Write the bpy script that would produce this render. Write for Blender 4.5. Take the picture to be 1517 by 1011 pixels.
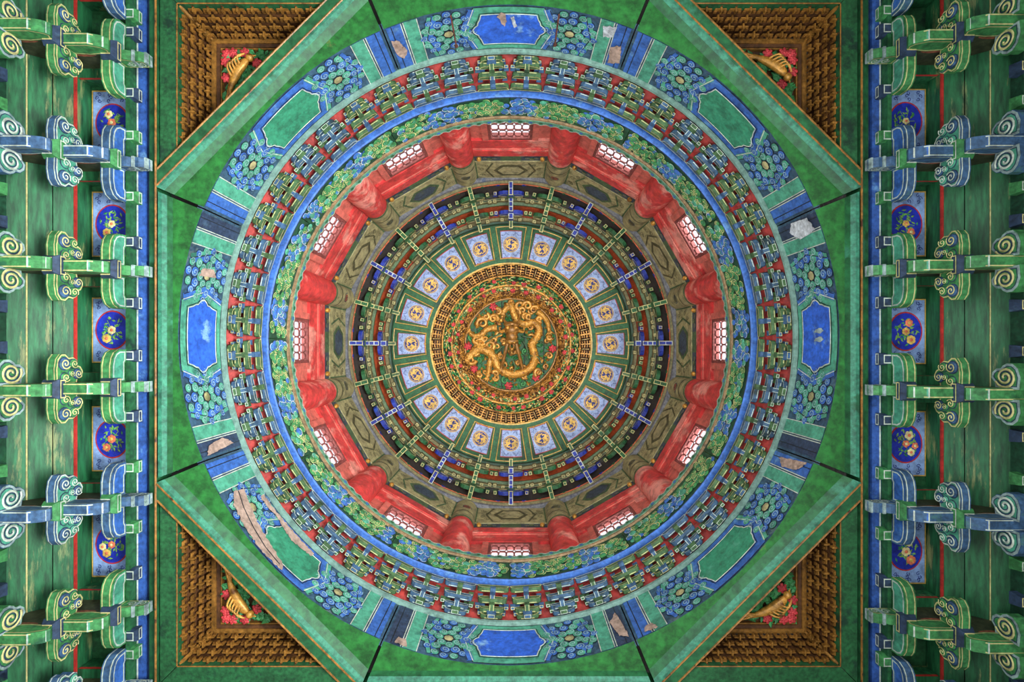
import bpy, math, random
from mathutils import Vector
random.seed(7)
PI = math.pi
SC = bpy.context.scene
for o in list(bpy.data.objects): bpy.data.objects.remove(o)

# ------------------------------------------------------------------ camera, sky, lights, exposure
F = 758.5                                   # focal length in pixels of the 1517 px frame (18 mm lens)
cam_d = bpy.data.cameras.new('camera'); cam = bpy.data.objects.new('camera', cam_d)
SC.collection.objects.link(cam); SC.camera = cam
cam_d.sensor_width = 36; cam_d.lens = 18.0; cam_d.clip_end = 200; cam_d.clip_start = 0.02
cam.location = (0.045, 0.173, 0); cam.rotation_euler = (PI, 0, 0)     # on the floor of the pavilion, looking straight up
cam_d.shift_x = -2.0/1517; cam_d.shift_y = 17.2/1517

W = bpy.data.worlds.new('world'); SC.world = W; W.use_nodes = True
bg = W.node_tree.nodes['Background']; bg.inputs[0].default_value = (0.93, 0.97, 1.0, 1); bg.inputs[1].default_value = 0.58

def area(name, loc, target, sx, sy, power, col):
    l = bpy.data.lights.new(name, 'AREA'); l.shape = 'RECTANGLE'; l.size = sx; l.size_y = sy; l.energy = power; l.color = col
    o = bpy.data.objects.new(name, l); SC.collection.objects.link(o); o.location = loc
    o.rotation_euler = (Vector(target)-Vector(loc)).to_track_quat('-Z', 'Y').to_euler()
    return o
for nm, loc, tgt, pw in (('right', (3.7, 0.3, -1.0), (-3.6, 0.0, 5.4), 200), ('left', (-3.7, 0.3, -1.0), (3.6, 0.0, 5.4), 34), ('near', (0.0, 3.7, -1.0), (0.0, -3.6, 5.4), 58), ('far', (0.0, -3.7, -1.0), (0.0, 3.6, 5.4), 50)):
    dl = area('daylight_'+nm+'_doorway', loc, tgt, 3.4, 1.8, pw, (0.94, 0.98, 1.0)); dl.data.spread = math.radians(84)
up = area('added_dome_fill', (0.2, 0.0, -1.5), (0.0, 0.0, 11.0), 3.0, 3.0, 26, (1.0, 0.95, 0.86)); up.data.spread = math.radians(42)  # added fill lamp without a fitting, brightens the dome
sun_d = bpy.data.lights.new('sun', 'SUN'); sun_d.energy = 7; sun_d.angle = math.radians(24); sun_d.color = (1.0, 0.95, 0.88)
sun = bpy.data.objects.new('sun', sun_d); SC.collection.objects.link(sun); sun.location = (9, -2, 16)
sun.rotation_euler = Vector((-1.0, 0.10, -0.07)).to_track_quat('-Z', 'Y').to_euler()
SC.view_settings.view_transform = 'Standard'; SC.view_settings.look = 'None'
SC.view_settings.gamma = 1; SC.view_settings.use_curve_mapping = False
SC.view_settings.exposure = 1.0

# ------------------------------------------------------------------ materials
def srgb(r, g, b):
    f = lambda c: (c/255/12.92) if c/255 <= 0.04045 else ((c/255+0.055)/1.055)**2.4
    return (f(r), f(g), f(b), 1)
def paint(name, c, worn=None, amount=0.5, scale=3.0, rough=0.6, vary=0.35, metal=0.0, bump=0.25, grain=28.0, grime=0.5, stretch=None):
    m = bpy.data.materials.new(name); m.use_nodes = True
    n = m.node_tree.nodes; k = m.node_tree.links; b = n['Principled BSDF']
    geo = n.new('ShaderNodeNewGeometry')
    n1 = n.new('ShaderNodeTexNoise'); n1.inputs['Scale'].default_value = scale; n1.inputs['Detail'].default_value = 7; n1.inputs['Roughness'].default_value = 0.68
    n2 = n.new('ShaderNodeTexNoise'); n2.inputs['Scale'].default_value = grain; n2.inputs['Detail'].default_value = 4
    n3 = n.new('ShaderNodeTexNoise'); n3.inputs['Scale'].default_value = 7.5; n3.inputs['Detail'].default_value = 8; n3.inputs['Roughness'].default_value = 0.75
    vec = geo.outputs['Position']
    if stretch:
        mp_ = n.new('ShaderNodeMapping'); mp_.inputs['Scale'].default_value = stretch; k.new(vec, mp_.inputs['Vector']); vec = mp_.outputs[0]
    for q in (n1, n2, n3): k.new(vec, q.inputs['Vector'])
    c = srgb(*c)
    lo = tuple(x*(1-vary) for x in c[:3])+(1,); hi = tuple(min(1, x*(1+vary)+0.01*vary) for x in c[:3])+(1,)
    r2 = n.new('ShaderNodeValToRGB'); e = r2.color_ramp.elements
    e[0].position = 0.3; e[0].color = lo; e[1].position = 0.7; e[1].color = hi
    k.new(n2.outputs['Fac'], r2.inputs[0])
    col = r2.outputs[0]
    if worn is not None:
        r1 = n.new('ShaderNodeValToRGB'); e = r1.color_ramp.elements
        t = 0.75-0.32*amount
        e[0].position = t; e[0].color = (0, 0, 0, 1); e[1].position = min(1, t+0.07); e[1].color = (1, 1, 1, 1)
        k.new(n1.outputs['Fac'], r1.inputs[0])
        mx = n.new('ShaderNodeMix'); mx.data_type = 'RGBA'
        k.new(r1.outputs[0], mx.inputs[0]); k.new(col, mx.inputs[6]); mx.inputs[7].default_value = srgb(*worn)
        col = mx.outputs[2]
    if grime:
        r3 = n.new('ShaderNodeValToRGB'); e = r3.color_ramp.elements; g0 = 1-grime
        e[0].position = 0.36; e[0].color = (g0, g0, g0, 1); e[1].position = 0.56; e[1].color = (1, 1, 1, 1)
        k.new(n3.outputs['Fac'], r3.inputs[0])
        m3 = n.new('ShaderNodeMix'); m3.data_type = 'RGBA'; m3.blend_type = 'MULTIPLY'; m3.inputs[0].default_value = 1
        k.new(col, m3.inputs[6]); k.new(r3.outputs[0], m3.inputs[7]); col = m3.outputs[2]
    k.new(col, b.inputs['Base Color']); b.inputs['Roughness'].default_value = rough; b.inputs['Metallic'].default_value = metal
    if bump:
        bp = n.new('ShaderNodeBump'); bp.inputs['Strength'].default_value = bump; bp.inputs['Distance'].default_value = 0.01
        k.new(n2.outputs['Fac'], bp.inputs['Height']); k.new(bp.outputs[0], b.inputs['Normal'])
    return m
M = {}
def defm(key, *a, **kw): M[key] = paint('paint_'+key, *a, **kw)
defm('green', (30, 92, 50), (18, 56, 38), 0.55, 2.6)
defm('green_beam', (26, 92, 50), (54, 122, 92), 0.42, 1.5, vary=0.4, grain=14)
defm('green_soffit', (26, 100, 36), (118, 110, 60), 0.3, 1.7, vary=0.4, grain=16)
defm('green_lit', (48, 122, 94), (22, 84, 52), 0.6, 1.9, vary=0.35)  # lighter cyan tone paints in the light caught by the moulding
defm('green_dark', (18, 66, 42), (34, 92, 50), 0.5, 3)
defm('green_plank', (26, 98, 56), (132, 142, 90), 0.56, 2.2, vary=0.45, grain=10, stretch=(3.2, 0.5, 3.2))
defm('green_arm', (62, 134, 74), (44, 104, 70), 0.5, 4)
defm('green_ring', (38, 108, 50), (30, 84, 44), 0.5, 3)
defm('teal', (78, 160, 130), (58, 128, 108), 0.5, 3, vary=0.2)
defm('teal_field', (52, 142, 106), (84, 160, 130), 0.45, 3, vary=0.2)
defm('rail_tan', (122, 114, 74), (84, 84, 54), 0.5, 4, vary=0.3)
defm('swirl_line', (150, 184, 184), (96, 136, 150), 0.5, 6, vary=0.15, bump=0)
defm('blue_beam', (44, 84, 158), (96, 142, 190), 0.45, 3, vary=0.3)
defm('olive_arm', (66, 98, 58), (36, 62, 42), 0.6, 5)
defm('slate_arm', (58, 88, 116), (40, 60, 66), 0.6, 5)
defm('blue', (54, 102, 178), (94, 140, 186), 0.5, 3.2, vary=0.25)
defm('blue_field', (42, 98, 206), (130, 176, 222), 0.5, 2.6, vary=0.25)
defm('blue_arm', (58, 92, 128), (70, 112, 116), 0.5, 5)
defm('blue_deep', (28, 50, 150), (34, 74, 170), 0.5, 4)
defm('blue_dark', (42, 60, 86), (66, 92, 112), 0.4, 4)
defm('navy', (26, 40, 120), None, vary=0.2)
defm('oval_blue', (22, 44, 170), None, vary=0.2)
defm('panel_blue', (134, 164, 212), (120, 148, 200), 0.4, 6, vary=0.12)
defm('lilac_blue', (150, 172, 214), (120, 150, 204), 0.4, 8, vary=0.12)
defm('frieze_base', (50, 82, 104), (96, 116, 110), 0.45, 3)
defm('ink', (24, 34, 44), None, vary=0.2, bump=0)
defm('white_line', (196, 206, 190), (120, 150, 140), 0.45, 6, vary=0.15, bump=0)
defm('cream_line', (204, 196, 132), (130, 150, 100), 0.4, 6, vary=0.15, bump=0)
defm('gold_line', (206, 168, 84), (120, 84, 40), 0.35, 6, vary=0.25, rough=0.42)
defm('gold_bead', (150, 102, 44), (74, 40, 20), 0.5, 8, vary=0.4, rough=0.42)
defm('gold', (206, 148, 62), (112, 66, 24), 0.62, 7, rough=0.38, vary=0.4, metal=0.25)
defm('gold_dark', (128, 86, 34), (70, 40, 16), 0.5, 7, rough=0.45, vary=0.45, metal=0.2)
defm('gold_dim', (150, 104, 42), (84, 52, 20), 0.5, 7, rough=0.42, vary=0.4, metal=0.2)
defm('gold_shade', (84, 50, 18), (44, 24, 8), 0.5, 8, vary=0.4)  # gold darkened so the recesses carry shade in their colour
defm('gold_roundel', (224, 184, 92), (180, 130, 60), 0.4, 9, rough=0.4, vary=0.15)
defm('red', (208, 60, 58), (232, 146, 130), 0.72, 1.6, vary=0.2, rough=0.45, grain=9)  # pale blotches paint in light falling on the red columns
defm('red_pale', (210, 106, 92), (206, 70, 66), 0.45, 1.8, vary=0.15, rough=0.5, grain=9)
defm('red_board', (164, 42, 32), (116, 30, 26), 0.5, 4, vary=0.2)
defm('red_dome', (176, 74, 36), (140, 54, 28), 0.5, 4, vary=0.25)
defm('red_line', (190, 48, 40), None, vary=0.15, bump=0)
defm('rose', (206, 62, 66), (160, 36, 44), 0.5, 20, vary=0.25)
defm('leaf', (58, 142, 78), (34, 100, 56), 0.5, 12, vary=0.3)
defm('leaf_light', (120, 168, 74), None, vary=0.25)
defm('petal_cream', (228, 214, 150), None, vary=0.15)
defm('peach', (226, 120, 84), (232, 190, 110), 0.5, 30, vary=0.15)
defm('tan', (164, 156, 110), (122, 122, 80), 0.55, 2.4, vary=0.3, grain=12)
defm('tan_dark', (92, 88, 56), (64, 64, 44), 0.5, 4, vary=0.3)
defm('faded_green', (78, 104, 66), (60, 80, 54), 0.5, 5)
defm('faded_blue', (62, 76, 88), (86, 92, 76), 0.5, 5)
defm('grey_trim', (116, 150, 138), (92, 126, 114), 0.5, 4, vary=0.15)
defm('grey_blue', (110, 112, 118), (70, 84, 110), 0.5, 5)
defm('brown_fillet', (140, 112, 78), (96, 78, 58), 0.5, 5)
defm('scallop', (92, 146, 118), (64, 110, 100), 0.5, 9)
defm('rust', (104, 58, 44), (70, 40, 34), 0.5, 12)
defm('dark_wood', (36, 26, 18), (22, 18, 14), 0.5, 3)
defm('web_wood', (58, 62, 38), (40, 44, 30), 0.5, 3)
defm('orange_patch', (150, 82, 58), (120, 64, 46), 0.5, 6)
defm('window_wood', (134, 66, 60), (90, 52, 48), 0.5, 8)
defm('peeled_wood', (176, 150, 134), (140, 112, 94), 0.5, 5, vary=0.25)
defm('plaster_white', (196, 202, 206), (150, 160, 170), 0.5, 6)
defm('whiteish', (150, 170, 168), (100, 130, 120), 0.5, 8)
sm = paint('paint_gold_scales', (208, 150, 62), (120, 70, 26), 0.55, 7, rough=0.4, vary=0.35, metal=0.25, bump=0); M['gold_scales'] = sm
_n = sm.node_tree.nodes; _k = sm.node_tree.links; _v = _n.new('ShaderNodeTexVoronoi'); _v.inputs['Scale'].default_value = 26
_ge = [q for q in _n if q.type == 'NEW_GEOMETRY'][0]; _k.new(_ge.outputs['Position'], _v.inputs['Vector'])
_b = _n.new('ShaderNodeBump'); _b.inputs['Strength'].default_value = 0.45; _b.inputs['Distance'].default_value = 0.03; _b.invert = True
_k.new(_v.outputs['Distance'], _b.inputs['Height']); _k.new(_b.outputs[0], _n['Principled BSDF'].inputs['Normal'])
gm = bpy.data.materials.new('window_glass'); gm.use_nodes = True
_n = gm.node_tree.nodes; _k = gm.node_tree.links; _n.remove(_n['Principled BSDF'])
_t = _n.new('ShaderNodeBsdfTransparent'); _g = _n.new('ShaderNodeBsdfGlossy'); _x = _n.new('ShaderNodeMixShader')
_t.inputs[0].default_value = (1, 0.97, 0.98, 1); _g.inputs['Roughness'].default_value = 0.15; _x.inputs[0].default_value = 0.06
_k.new(_t.outputs[0], _x.inputs[1]); _k.new(_g.outputs[0], _x.inputs[2]); _k.new(_x.outputs[0], _n['Material Output'].inputs[0])
M['glass'] = gm

# ------------------------------------------------------------------ helpers
COL = SC.collection
def V(*a): return Vector(a)
def pol(R, th, z):
    t = math.radians(th); return Vector((R*math.sin(t), -R*math.cos(t), z))    # th: clock angle, 0 = twelve o'clock in the picture
class MB:
    def __init__(s): s.v = []; s.f = []; s.m = []; s.mats = []
    def mi(s, mat):
        if mat not in s.mats: s.mats.append(mat)
        return s.mats.index(mat)
    def add(s, vs, fs, mat):
        b = len(s.v); i = s.mi(mat)
        s.v += [tuple(p) for p in vs]; s.f += [tuple(b+q for q in f) for f in fs]; s.m += [i]*len(fs)
    def hexa(s, p, mat):           # 8 corners: bottom 0-3, top 4-7
        s.add(p, [(0,3,2,1),(4,5,6,7),(0,1,5,4),(1,2,6,5),(2,3,7,6),(3,0,4,7)], mat)
    def box(s, x0, x1, y0, y1, z0, z1, mat, taper=0.0):
        t = taper; p = [(x0+t,y0+t,z0),(x1-t,y0+t,z0),(x1-t,y1-t,z0),(x0+t,y1-t,z0),(x0,y0,z1),(x1,y0,z1),(x1,y1,z1),(x0,y1,z1)]
        s.hexa(p, mat)
    def prism(s, poly, fn, d0, d1, mat):   # poly 2d -> fn(a,b,d)
        n = len(poly)
        vs = [fn(a, b, d0) for a, b in poly]+[fn(a, b, d1) for a, b in poly]
        fs = [tuple(range(n)), tuple(range(2*n-1, n-1, -1))]+[(i, (i+1) % n, n+(i+1) % n, n+i) for i in range(n)]
        s.add(vs, fs, mat)
    def outline(s, poly, fn, d, a, b, mat):     # painted border: a ring between two insets of the polygon, standing proud at depth d
        p, q = inset(poly, a), inset(poly, b); n = len(poly)
        s.add([fn(x, y, d) for x, y in p]+[fn(x, y, d) for x, y in q], [(i, (i+1) % n, n+(i+1) % n, n+i) for i in range(n)], mat)
    def fill(s, poly, fn, d, mat):
        s.add([fn(x, y, d) for x, y in poly], [tuple(range(len(poly)))], mat)
    def stroke(s, pts, w, fn, d, mat, closed=False, ridge=0.0):
        n = len(pts); L = []; R_ = []; C = []
        for i in range(n):
            a = pts[i-1] if (i > 0 or closed) else pts[i]; b = pts[(i+1) % n] if (i < n-1 or closed) else pts[i]
            dx, dy = b[0]-a[0], b[1]-a[1]; l = math.hypot(dx, dy) or 1
            nx, ny = -dy/l*w/2, dx/l*w/2
            L.append((pts[i][0]+nx, pts[i][1]+ny)); R_.append((pts[i][0]-nx, pts[i][1]-ny))
        e = range(n if closed else n-1)
        if ridge:
            vs = [fn(x, y, d) for x, y in L]+[fn(x, y, d+ridge) for x, y in pts]+[fn(x, y, d) for x, y in R_]
            fs = [(i, (i+1) % n, n+(i+1) % n, n+i) for i in e]+[(n+i, n+(i+1) % n, 2*n+(i+1) % n, 2*n+i) for i in e]
        else:
            vs = [fn(x, y, d) for x, y in L]+[fn(x, y, d) for x, y in R_]
            fs = [(i, (i+1) % n, n+(i+1) % n, n+i) for i in e]
        s.add(vs, fs, mat)
    def disc(s, c, r, fn, d, mat, n=12, dome=0.0, ry=None):
        ry = ry or r
        vs = [fn(c[0]+r*math.cos(2*PI*i/n), c[1]+ry*math.sin(2*PI*i/n), d) for i in range(n)]+[fn(c[0], c[1], d+dome)]
        s.add(vs, [(i, (i+1) % n, n) for i in range(n)], mat)
    def mono(s, poly, fn, d, mat, step=0.05):      # x-monotone polygon laid on a curved surface
        xs = sorted(set(p[0] for p in poly)); X = []
        for a, b in zip(xs, xs[1:]):
            k = max(1, int(math.ceil((b-a)/step))); X += [a+(b-a)*i/k for i in range(k)]
        X.append(xs[-1]); e0 = 1e-6; lo = []; hi = []
        for x in X:
            xx = min(max(x, xs[0]+e0), xs[-1]-e0); ys = []
            for (x1, y1), (x2, y2) in zip(poly, poly[1:]+poly[:1]):
                if (x1-xx)*(x2-xx) <= 0 and x1 != x2: ys.append(y1+(y2-y1)*(xx-x1)/(x2-x1))
            lo.append((x, min(ys))); hi.append((x, max(ys)))
        n = len(X)
        s.add([fn(a, b, d) for a, b in lo]+[fn(a, b, d) for a, b in hi], [(i, i+1, n+i+1, n+i) for i in range(n-1)], mat)
    def lathe(s, prof, a0, a1, n, mat, closed=False):   # prof: (R,z) list
        m = len(prof); full = abs(a1-a0) >= 359.999; c = n if full else n+1
        vs = [pol(R, a0+(a1-a0)*i/n, z) for i in range(c) for R, z in prof]
        fs = []
        for i in range(n):
            j = (i+1) % c
            for q in range(m if closed else m-1):
                r = (q+1) % m; fs.append((i*m+q, j*m+q, j*m+r, i*m+r))
        if closed and not full: fs += [tuple(range(m)), tuple(range((c-1)*m+m-1, (c-1)*m-1, -1))]
        s.add(vs, fs, mat)
    def tube(s, pts, rad, mat, sides=8, flat=1.0):
        n = len(pts); pts = [Vector(p) for p in pts]; rr = rad if isinstance(rad, (list, tuple)) else [rad]*n
        vs = []; up = Vector((0.13, 0.21, 0.97)).normalized()
        for i in range(n):
            t = (pts[min(i+1, n-1)]-pts[max(i-1, 0)]).normalized()
            u = t.cross(up)
            if u.length < 1e-3: u = t.cross(Vector((1, 0, 0)))
            u.normalize(); w = t.cross(u)
            for k in range(sides):
                a = 2*PI*k/sides; vs.append(pts[i]+u*math.cos(a)*rr[i]+w*math.sin(a)*rr[i]*flat)
        fs = [(i*sides+k, i*sides+(k+1) % sides, (i+1)*sides+(k+1) % sides, (i+1)*sides+k) for i in range(n-1) for k in range(sides)]
        fs += [tuple(range(sides)), tuple(range(n*sides-1, (n-1)*sides-1, -1))]
        s.add(vs, fs, mat)
    def ball(s, c, r, mat, nu=10, nv=6, B=None):
        c = Vector(c); r = r if isinstance(r, (list, tuple)) else (r, r, r)
        B = B or (V(1, 0, 0), V(0, 1, 0), V(0, 0, 1)); vs = []
        for j in range(1, nv):
            ph = PI*j/nv
            for i in range(nu):
                th = 2*PI*i/nu
                vs.append(c+B[0]*(r[0]*math.sin(ph)*math.cos(th))+B[1]*(r[1]*math.sin(ph)*math.sin(th))+B[2]*(r[2]*math.cos(ph)))
        a = len(vs); vs += [c+B[2]*r[2], c-B[2]*r[2]]
        fs = [(j*nu+i, j*nu+(i+1) % nu, (j+1)*nu+(i+1) % nu, (j+1)*nu+i) for j in range(nv-2) for i in range(nu)]
        fs += [(i, (i+1) % nu, a) for i in range(nu)]+[((nv-2)*nu+i, (nv-2)*nu+(i+1) % nu, a+1) for i in range(nu)]
        s.add(vs, fs, mat)
    def mesh(s, name, smooth=False):
        me = bpy.data.meshes.new(name); me.from_pydata(s.v, [], s.f); me.polygons.foreach_set('material_index', s.m)
        for k in s.mats: me.materials.append(M[k])
        if smooth: me.polygons.foreach_set('use_smooth', [True]*len(me.polygons))
        me.update(); return me
    def build(s, name, parent=None, smooth=False, loc=None):
        o = bpy.data.objects.new(name, s.mesh(name, smooth)); COL.objects.link(o)
        if loc is not None: o.location = loc
        if parent is not None: o.parent = parent
        return o
def inset(poly, d):
    n = len(poly); A = sum(poly[i][0]*poly[(i+1) % n][1]-poly[(i+1) % n][0]*poly[i][1] for i in range(n)); sg = 1 if A > 0 else -1
    out = []
    for i in range(n):
        p, q, r = Vector(poly[i-1]), Vector(poly[i]), Vector(poly[(i+1) % n])
        e1 = (q-p).normalized(); e2 = (r-q).normalized()
        n1 = Vector((-e1.y, e1.x))*sg; n2 = Vector((-e2.y, e2.x))*sg
        b = n1+n2; l = b.length_squared
        out.append(tuple(q+b*(2*d/l)) if l > 0.3 else tuple(q+n1*d))
    return out
def tag(o, label=None, cat=None, group=None, kind=None):
    if label: o['label'] = label
    if cat: o['category'] = cat
    if group: o['group'] = group
    if kind: o['kind'] = kind
    elif cat: o['kind'] = 'thing'
    return o
def empty(name, loc=(0, 0, 0), rz=0.0, parent=None):
    o = bpy.data.objects.new(name, None); COL.objects.link(o); o.location = loc; o.rotation_euler = (0, 0, rz); o.empty_display_size = 0.1
    if parent is not None: o.parent = parent
    return o
def copy_tree(o, parent=None):
    c = o.copy(); COL.objects.link(c); c.parent = parent
    for ch in list(o.children): copy_tree(ch, c)
    return c
def place(o, R, th, z):
    o.location = pol(R, th, z); o.rotation_euler = (0, 0, PI+math.radians(th)); return o
def spiral(c, r, turns=1.6, a0=0.0, n=18, inner=0.12, hand=1):
    return [(c[0]+r*(1-(1-inner)*i/n)*math.cos(a0+hand*2*PI*turns*i/n), c[1]+r*(1-(1-inner)*i/n)*math.sin(a0+hand*2*PI*turns*i/n)) for i in range(n+1)]
def catmull(p, k=5):
    P = [Vector(q) for q in p]; out = []
    for i in range(len(P)-1):
        a, b, c, d = P[max(i-1, 0)], P[i], P[i+1], P[min(i+2, len(P)-1)]
        for j in range(k):
            t = j/k; out.append(0.5*((2*b)+(c-a)*t+(2*a-5*b+4*c-d)*t*t+(3*b-a-3*c+d)*t**3))
    out.append(P[-1]); return out
ORD = ['first','second','third','fourth','fifth','sixth','seventh','eighth','ninth','tenth','eleventh','twelfth','thirteenth','fourteenth','fifteenth','sixteenth',
       'seventeenth','eighteenth','nineteenth','twentieth','twenty-first','twenty-second','twenty-third','twenty-fourth']
HOUR = ['twelve','one','two','three','four','five','six','seven','eight','nine','ten','eleven']
SIDE8 = ['top','upper right','right','lower right','bottom','lower left','left','upper left']

# ================================================================== STRUCTURE: added outer shells that keep sky light out of the roof space
m = MB()
m.lathe([(3.30, 8.2), (3.30, 9.35), (2.6, 10.3), (1.75, 10.35), (1.75, 11.6), (0.001, 11.62)], 0, 360, 48, 'dark_wood')
tag(m.build('ceiling'), 'added dark shell blocking light above the painted rings', kind='structure')
m = MB()
n = 64; vs = []; fs = []
for i in range(n):
    th = 360*i/n; p = pol(1, th, 0); k = 4.75/max(abs(p.x), abs(p.y)); vs += [pol(3.33, th, 5.72), (p.x*k, p.y*k, 5.72)]
for i in range(n): j = (i+1) % n; fs.append((2*i, 2*j, 2*j+1, 2*i+1))
m.add(vs, fs, 'dark_wood')
m.lathe([(3.33, 5.2), (3.33, 6.56), (2.86, 6.56)], 0, 360, 48, 'dark_wood')
tag(m.build('light_block_cover'), 'added dark cover blocking light behind the square ceiling frame', kind='structure')

# ================================================================== OCTAGON BEAMS with painted frieze
RF, ZF0, ZF1 = 3.25, 5.03, 5.745
def frieze_fn(th0):
    def fn(s, z, d): return pol(RF-d, th0+math.degrees(s/RF), z)
    return fn
def swirl(mb, c, r, fn, base, line, d=0.004, hand=1, a0=0.0, n=10):
    mb.disc(c, r*1.13, fn, d, 'ink', n); mb.disc(c, r, fn, d+0.003, base, n, dome=0.004)
    mb.stroke(spiral(c, r*0.86, 1.35, a0, 12, hand=hand), r*0.17, fn, d+0.009, 'swirl_line' if line == 'white_line' else line)
wearnames = ['with two bare flakes in its blue centre', 'with pale scratches along its green centre', 'with two worn spots in its blue centre', 'with clean green centre',
             'with streaked blue centre', 'with long peeled strip beside its green centre', 'with chalky blue centre', 'with smooth green centre']
for k8 in range(8):
    th0 = 45*k8; diag = k8 % 2
    fn = frieze_fn(th0)
    root = empty('octagon_beam', pol(3.3, th0, 5.0))
    inv = root.location.copy()
    def fin(mb, name, parent=root, smooth=False):
        mb.v = [tuple(Vector(p)-inv) for p in mb.v] if parent is root else mb.v
        return mb.build(name, parent, smooth)
    nm = 'green' if diag else 'blue'
    tag(root, f'{SIDE8[k8]} octagon ceiling beam, painted frieze {wearnames[k8]}', 'ceiling beam', 'eight beams of the octagon')
    # soffit: straight moulding outside, circular cut inside
    half = 22.38; N = 12
    def ap(R, ph): return R/math.cos(math.radians(ph))
    A1, A2, A3 = (3.548, 3.435, 3.30) if diag else (3.410, 3.395, 3.30)
    soff = MB(); vs = []; fs = []
    for i in range(N+1):
        ph = (-half+2*half*i/N)*.993; vs += [pol(ap(A3, ph), th0+ph, 5.03), pol(RF, th0+ph, 5.03), pol(ap(A3, ph), th0+ph, 5.2)]
    for i in range(N): fs += [(3*i, 3*i+3, 3*i+4, 3*i+1)]
    soff.add(vs, fs, 'green_soffit'); fin(soff, 'soffit')
    mo = MB(); P = [(A2, 4.955), (A2-0.035, 4.957), (A2-0.075, 4.975), (A3, 5.03), (A3+0.02, 5.2), (A2, 5.2)]
    vs = []; fs = []; q = len(P)
    for i in range(2):
        ph = (-half if i == 0 else half)*.993
        vs += [pol(ap(a, ph), th0+ph, z) for a, z in P]
    fs = [(j, (j+1) % q, q+(j+1) % q, q+j) for j in range(q)]+[tuple(range(q)), tuple(range(2*q-1, q-1, -1))]
    mo.add(vs, [f for i, f in enumerate(fs) if i != 2], 'green_lit'); mo.add(vs, [fs[2]], 'green_beam'); fin(mo, 'moulding')
    if diag:     # the outer plain strip with a gold bead on each edge, ending at the square frame
        st = MB(); hs = 3.41*math.sqrt(2)-A1-0.004; hs2 = 3.41*math.sqrt(2)-A2-0.004
        r = pol(1, th0, 0); t = V(-r.y, r.x, 0)
        def sp(a, b, z): return r*a+t*b+V(0, 0, z)
        p8 = [sp(A2, -hs2, 4.955), sp(A2, hs2, 4.955), sp(A1, hs, 4.955), sp(A1, -hs, 4.955), sp(A2, -hs2, 5.2), sp(A2, hs2, 5.2), sp(A1, hs, 5.2), sp(A1, -hs, 5.2)]
        st.hexa(p8, 'green_beam'); fin(st, 'plain_strip')
        for a, h in ((A1-0.008, hs), (A2-0.004, hs2)):
            b = MB(); b.tube([sp(a, -h, 4.953), sp(a, h, 4.953)], 0.009, 'gold_bead', 6); fin(b, 'gold_bead')
    # frieze face (curved board)
    fb = MB(); n = 24; a0, a1 = th0-half, th0+half
    fb.lathe([(RF, ZF0+.003), (RF, ZF1), (RF+0.06, ZF1), (RF+0.06, ZF0+.003)], a0, a1, n, 'frieze_base', closed=True)
    face = fin(fb, 'frieze_board')
    rad = lambda d: math.radians(d)*RF
    c1, c2 = ('blue', 'teal') if not diag else ('teal', 'blue')
    zc = (ZF0+ZF1)/2; h = ZF1-ZF0
    # central cartouche: border hexagon, field, white outline
    ca = MB()
    L, l2 = rad(8.0), rad(6.3); zb, zt = ZF0+0.015, ZF1-0.01
    ca.mono([(-L, zc), (-l2, zb), (l2, zb), (L, zc), (l2, zt), (-l2, zt)], fn, 0.006, c2, 0.06)
    F1, F2, q = rad(6.7), rad(5.0), 0.05
    end = [(0.0, .018), (.022, .055), (.052, .082), (.056, .118), (.078, .165)]; lo, hi = zb+0.105, zt-0.10
    hex2 = [(-F1+a, zc-b) for a, b in end]+[(-F2, lo), (F2, lo)]+[(F1-a, zc-b) for a, b in end[::-1]]+[(F1-a, zc+b) for a, b in end]+[(F2, hi), (-F2, hi)]+[(-F1+a, zc+b) for a, b in end[::-1]]
    ca.mono(hex2, fn, 0.012, 'blue_field' if not diag else 'teal_field', 0.06)
    def dense(pl, cl=True):
        out = []
        for (a, b), (c, d) in zip(pl, pl[1:]+(pl[:1] if cl else [])):
            k = max(1, int(abs(c-a)/0.07)); out += [(a+(c-a)*i/k, b+(d-b)*i/k) for i in range(k)]
        return out+([] if cl else [pl[-1]])
    ca.stroke(dense(hex2), 0.012, fn, 0.016, 'white_line', True, 0.003)
    ca.stroke(dense(inset(hex2, -0.016)), 0.008, fn, 0.0135, 'ink', True)
    ca.stroke(dense([(-L, zc), (-l2, zb), (l2, zb), (L, zc), (l2, zt), (-l2, zt)]), 0.01, fn, 0.008, 'ink', True)
    fin(ca, 'cartouche')
    for sg in (-1, 1):
        ch = MB()     # chevrons either side
        def C(d, z): return (sg*rad(d), z)
        def bar(pts, w, mat, d): ch.stroke(dense([C(*p) for p in pts], False), w, fn, d, mat)
        bar([(6.7, zb+0.02), (8.75, zc), (6.7, zt-0.02)], 0.075, c1, 0.008)
        bar([(7.25, zb+0.02), (9.4, zc), (7.25, zt-0.02)], 0.010, 'ink', 0.010)
        bar([(6.3, zb+0.02), (8.2, zc), (6.3, zt-0.02)], 0.010, 'white_line', 0.010)
        bar([(13.2, zb+0.02), (14.9, zc), (13.2, zt-0.02)], 0.06, c1, 0.008)
        bar([(14.1, zb+0.02), (15.8, zc), (14.1, zt-0.02)], 0.045, c2, 0.009)
        bar([(13.7, zb+0.02), (15.35, zc), (13.7, zt-0.02)], 0.010, 'ink', 0.011)
        fin(ch, 'chevron')
        sb = MB()     # end stripes
        for d0, d1, mt in ((16.4, 18.7, 'teal'), (19.3, 21.9, 'blue_dark' if k8 in (2, 4, 6) else 'blue')):
            sb.mono([(sg*rad(d0), ZF0+0.004), (sg*rad(d1), ZF0+0.004), (sg*rad(d1), ZF1-0.004), (sg*rad(d0), ZF1-0.004)], fn, 0.007, mt, 0.06)
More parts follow.
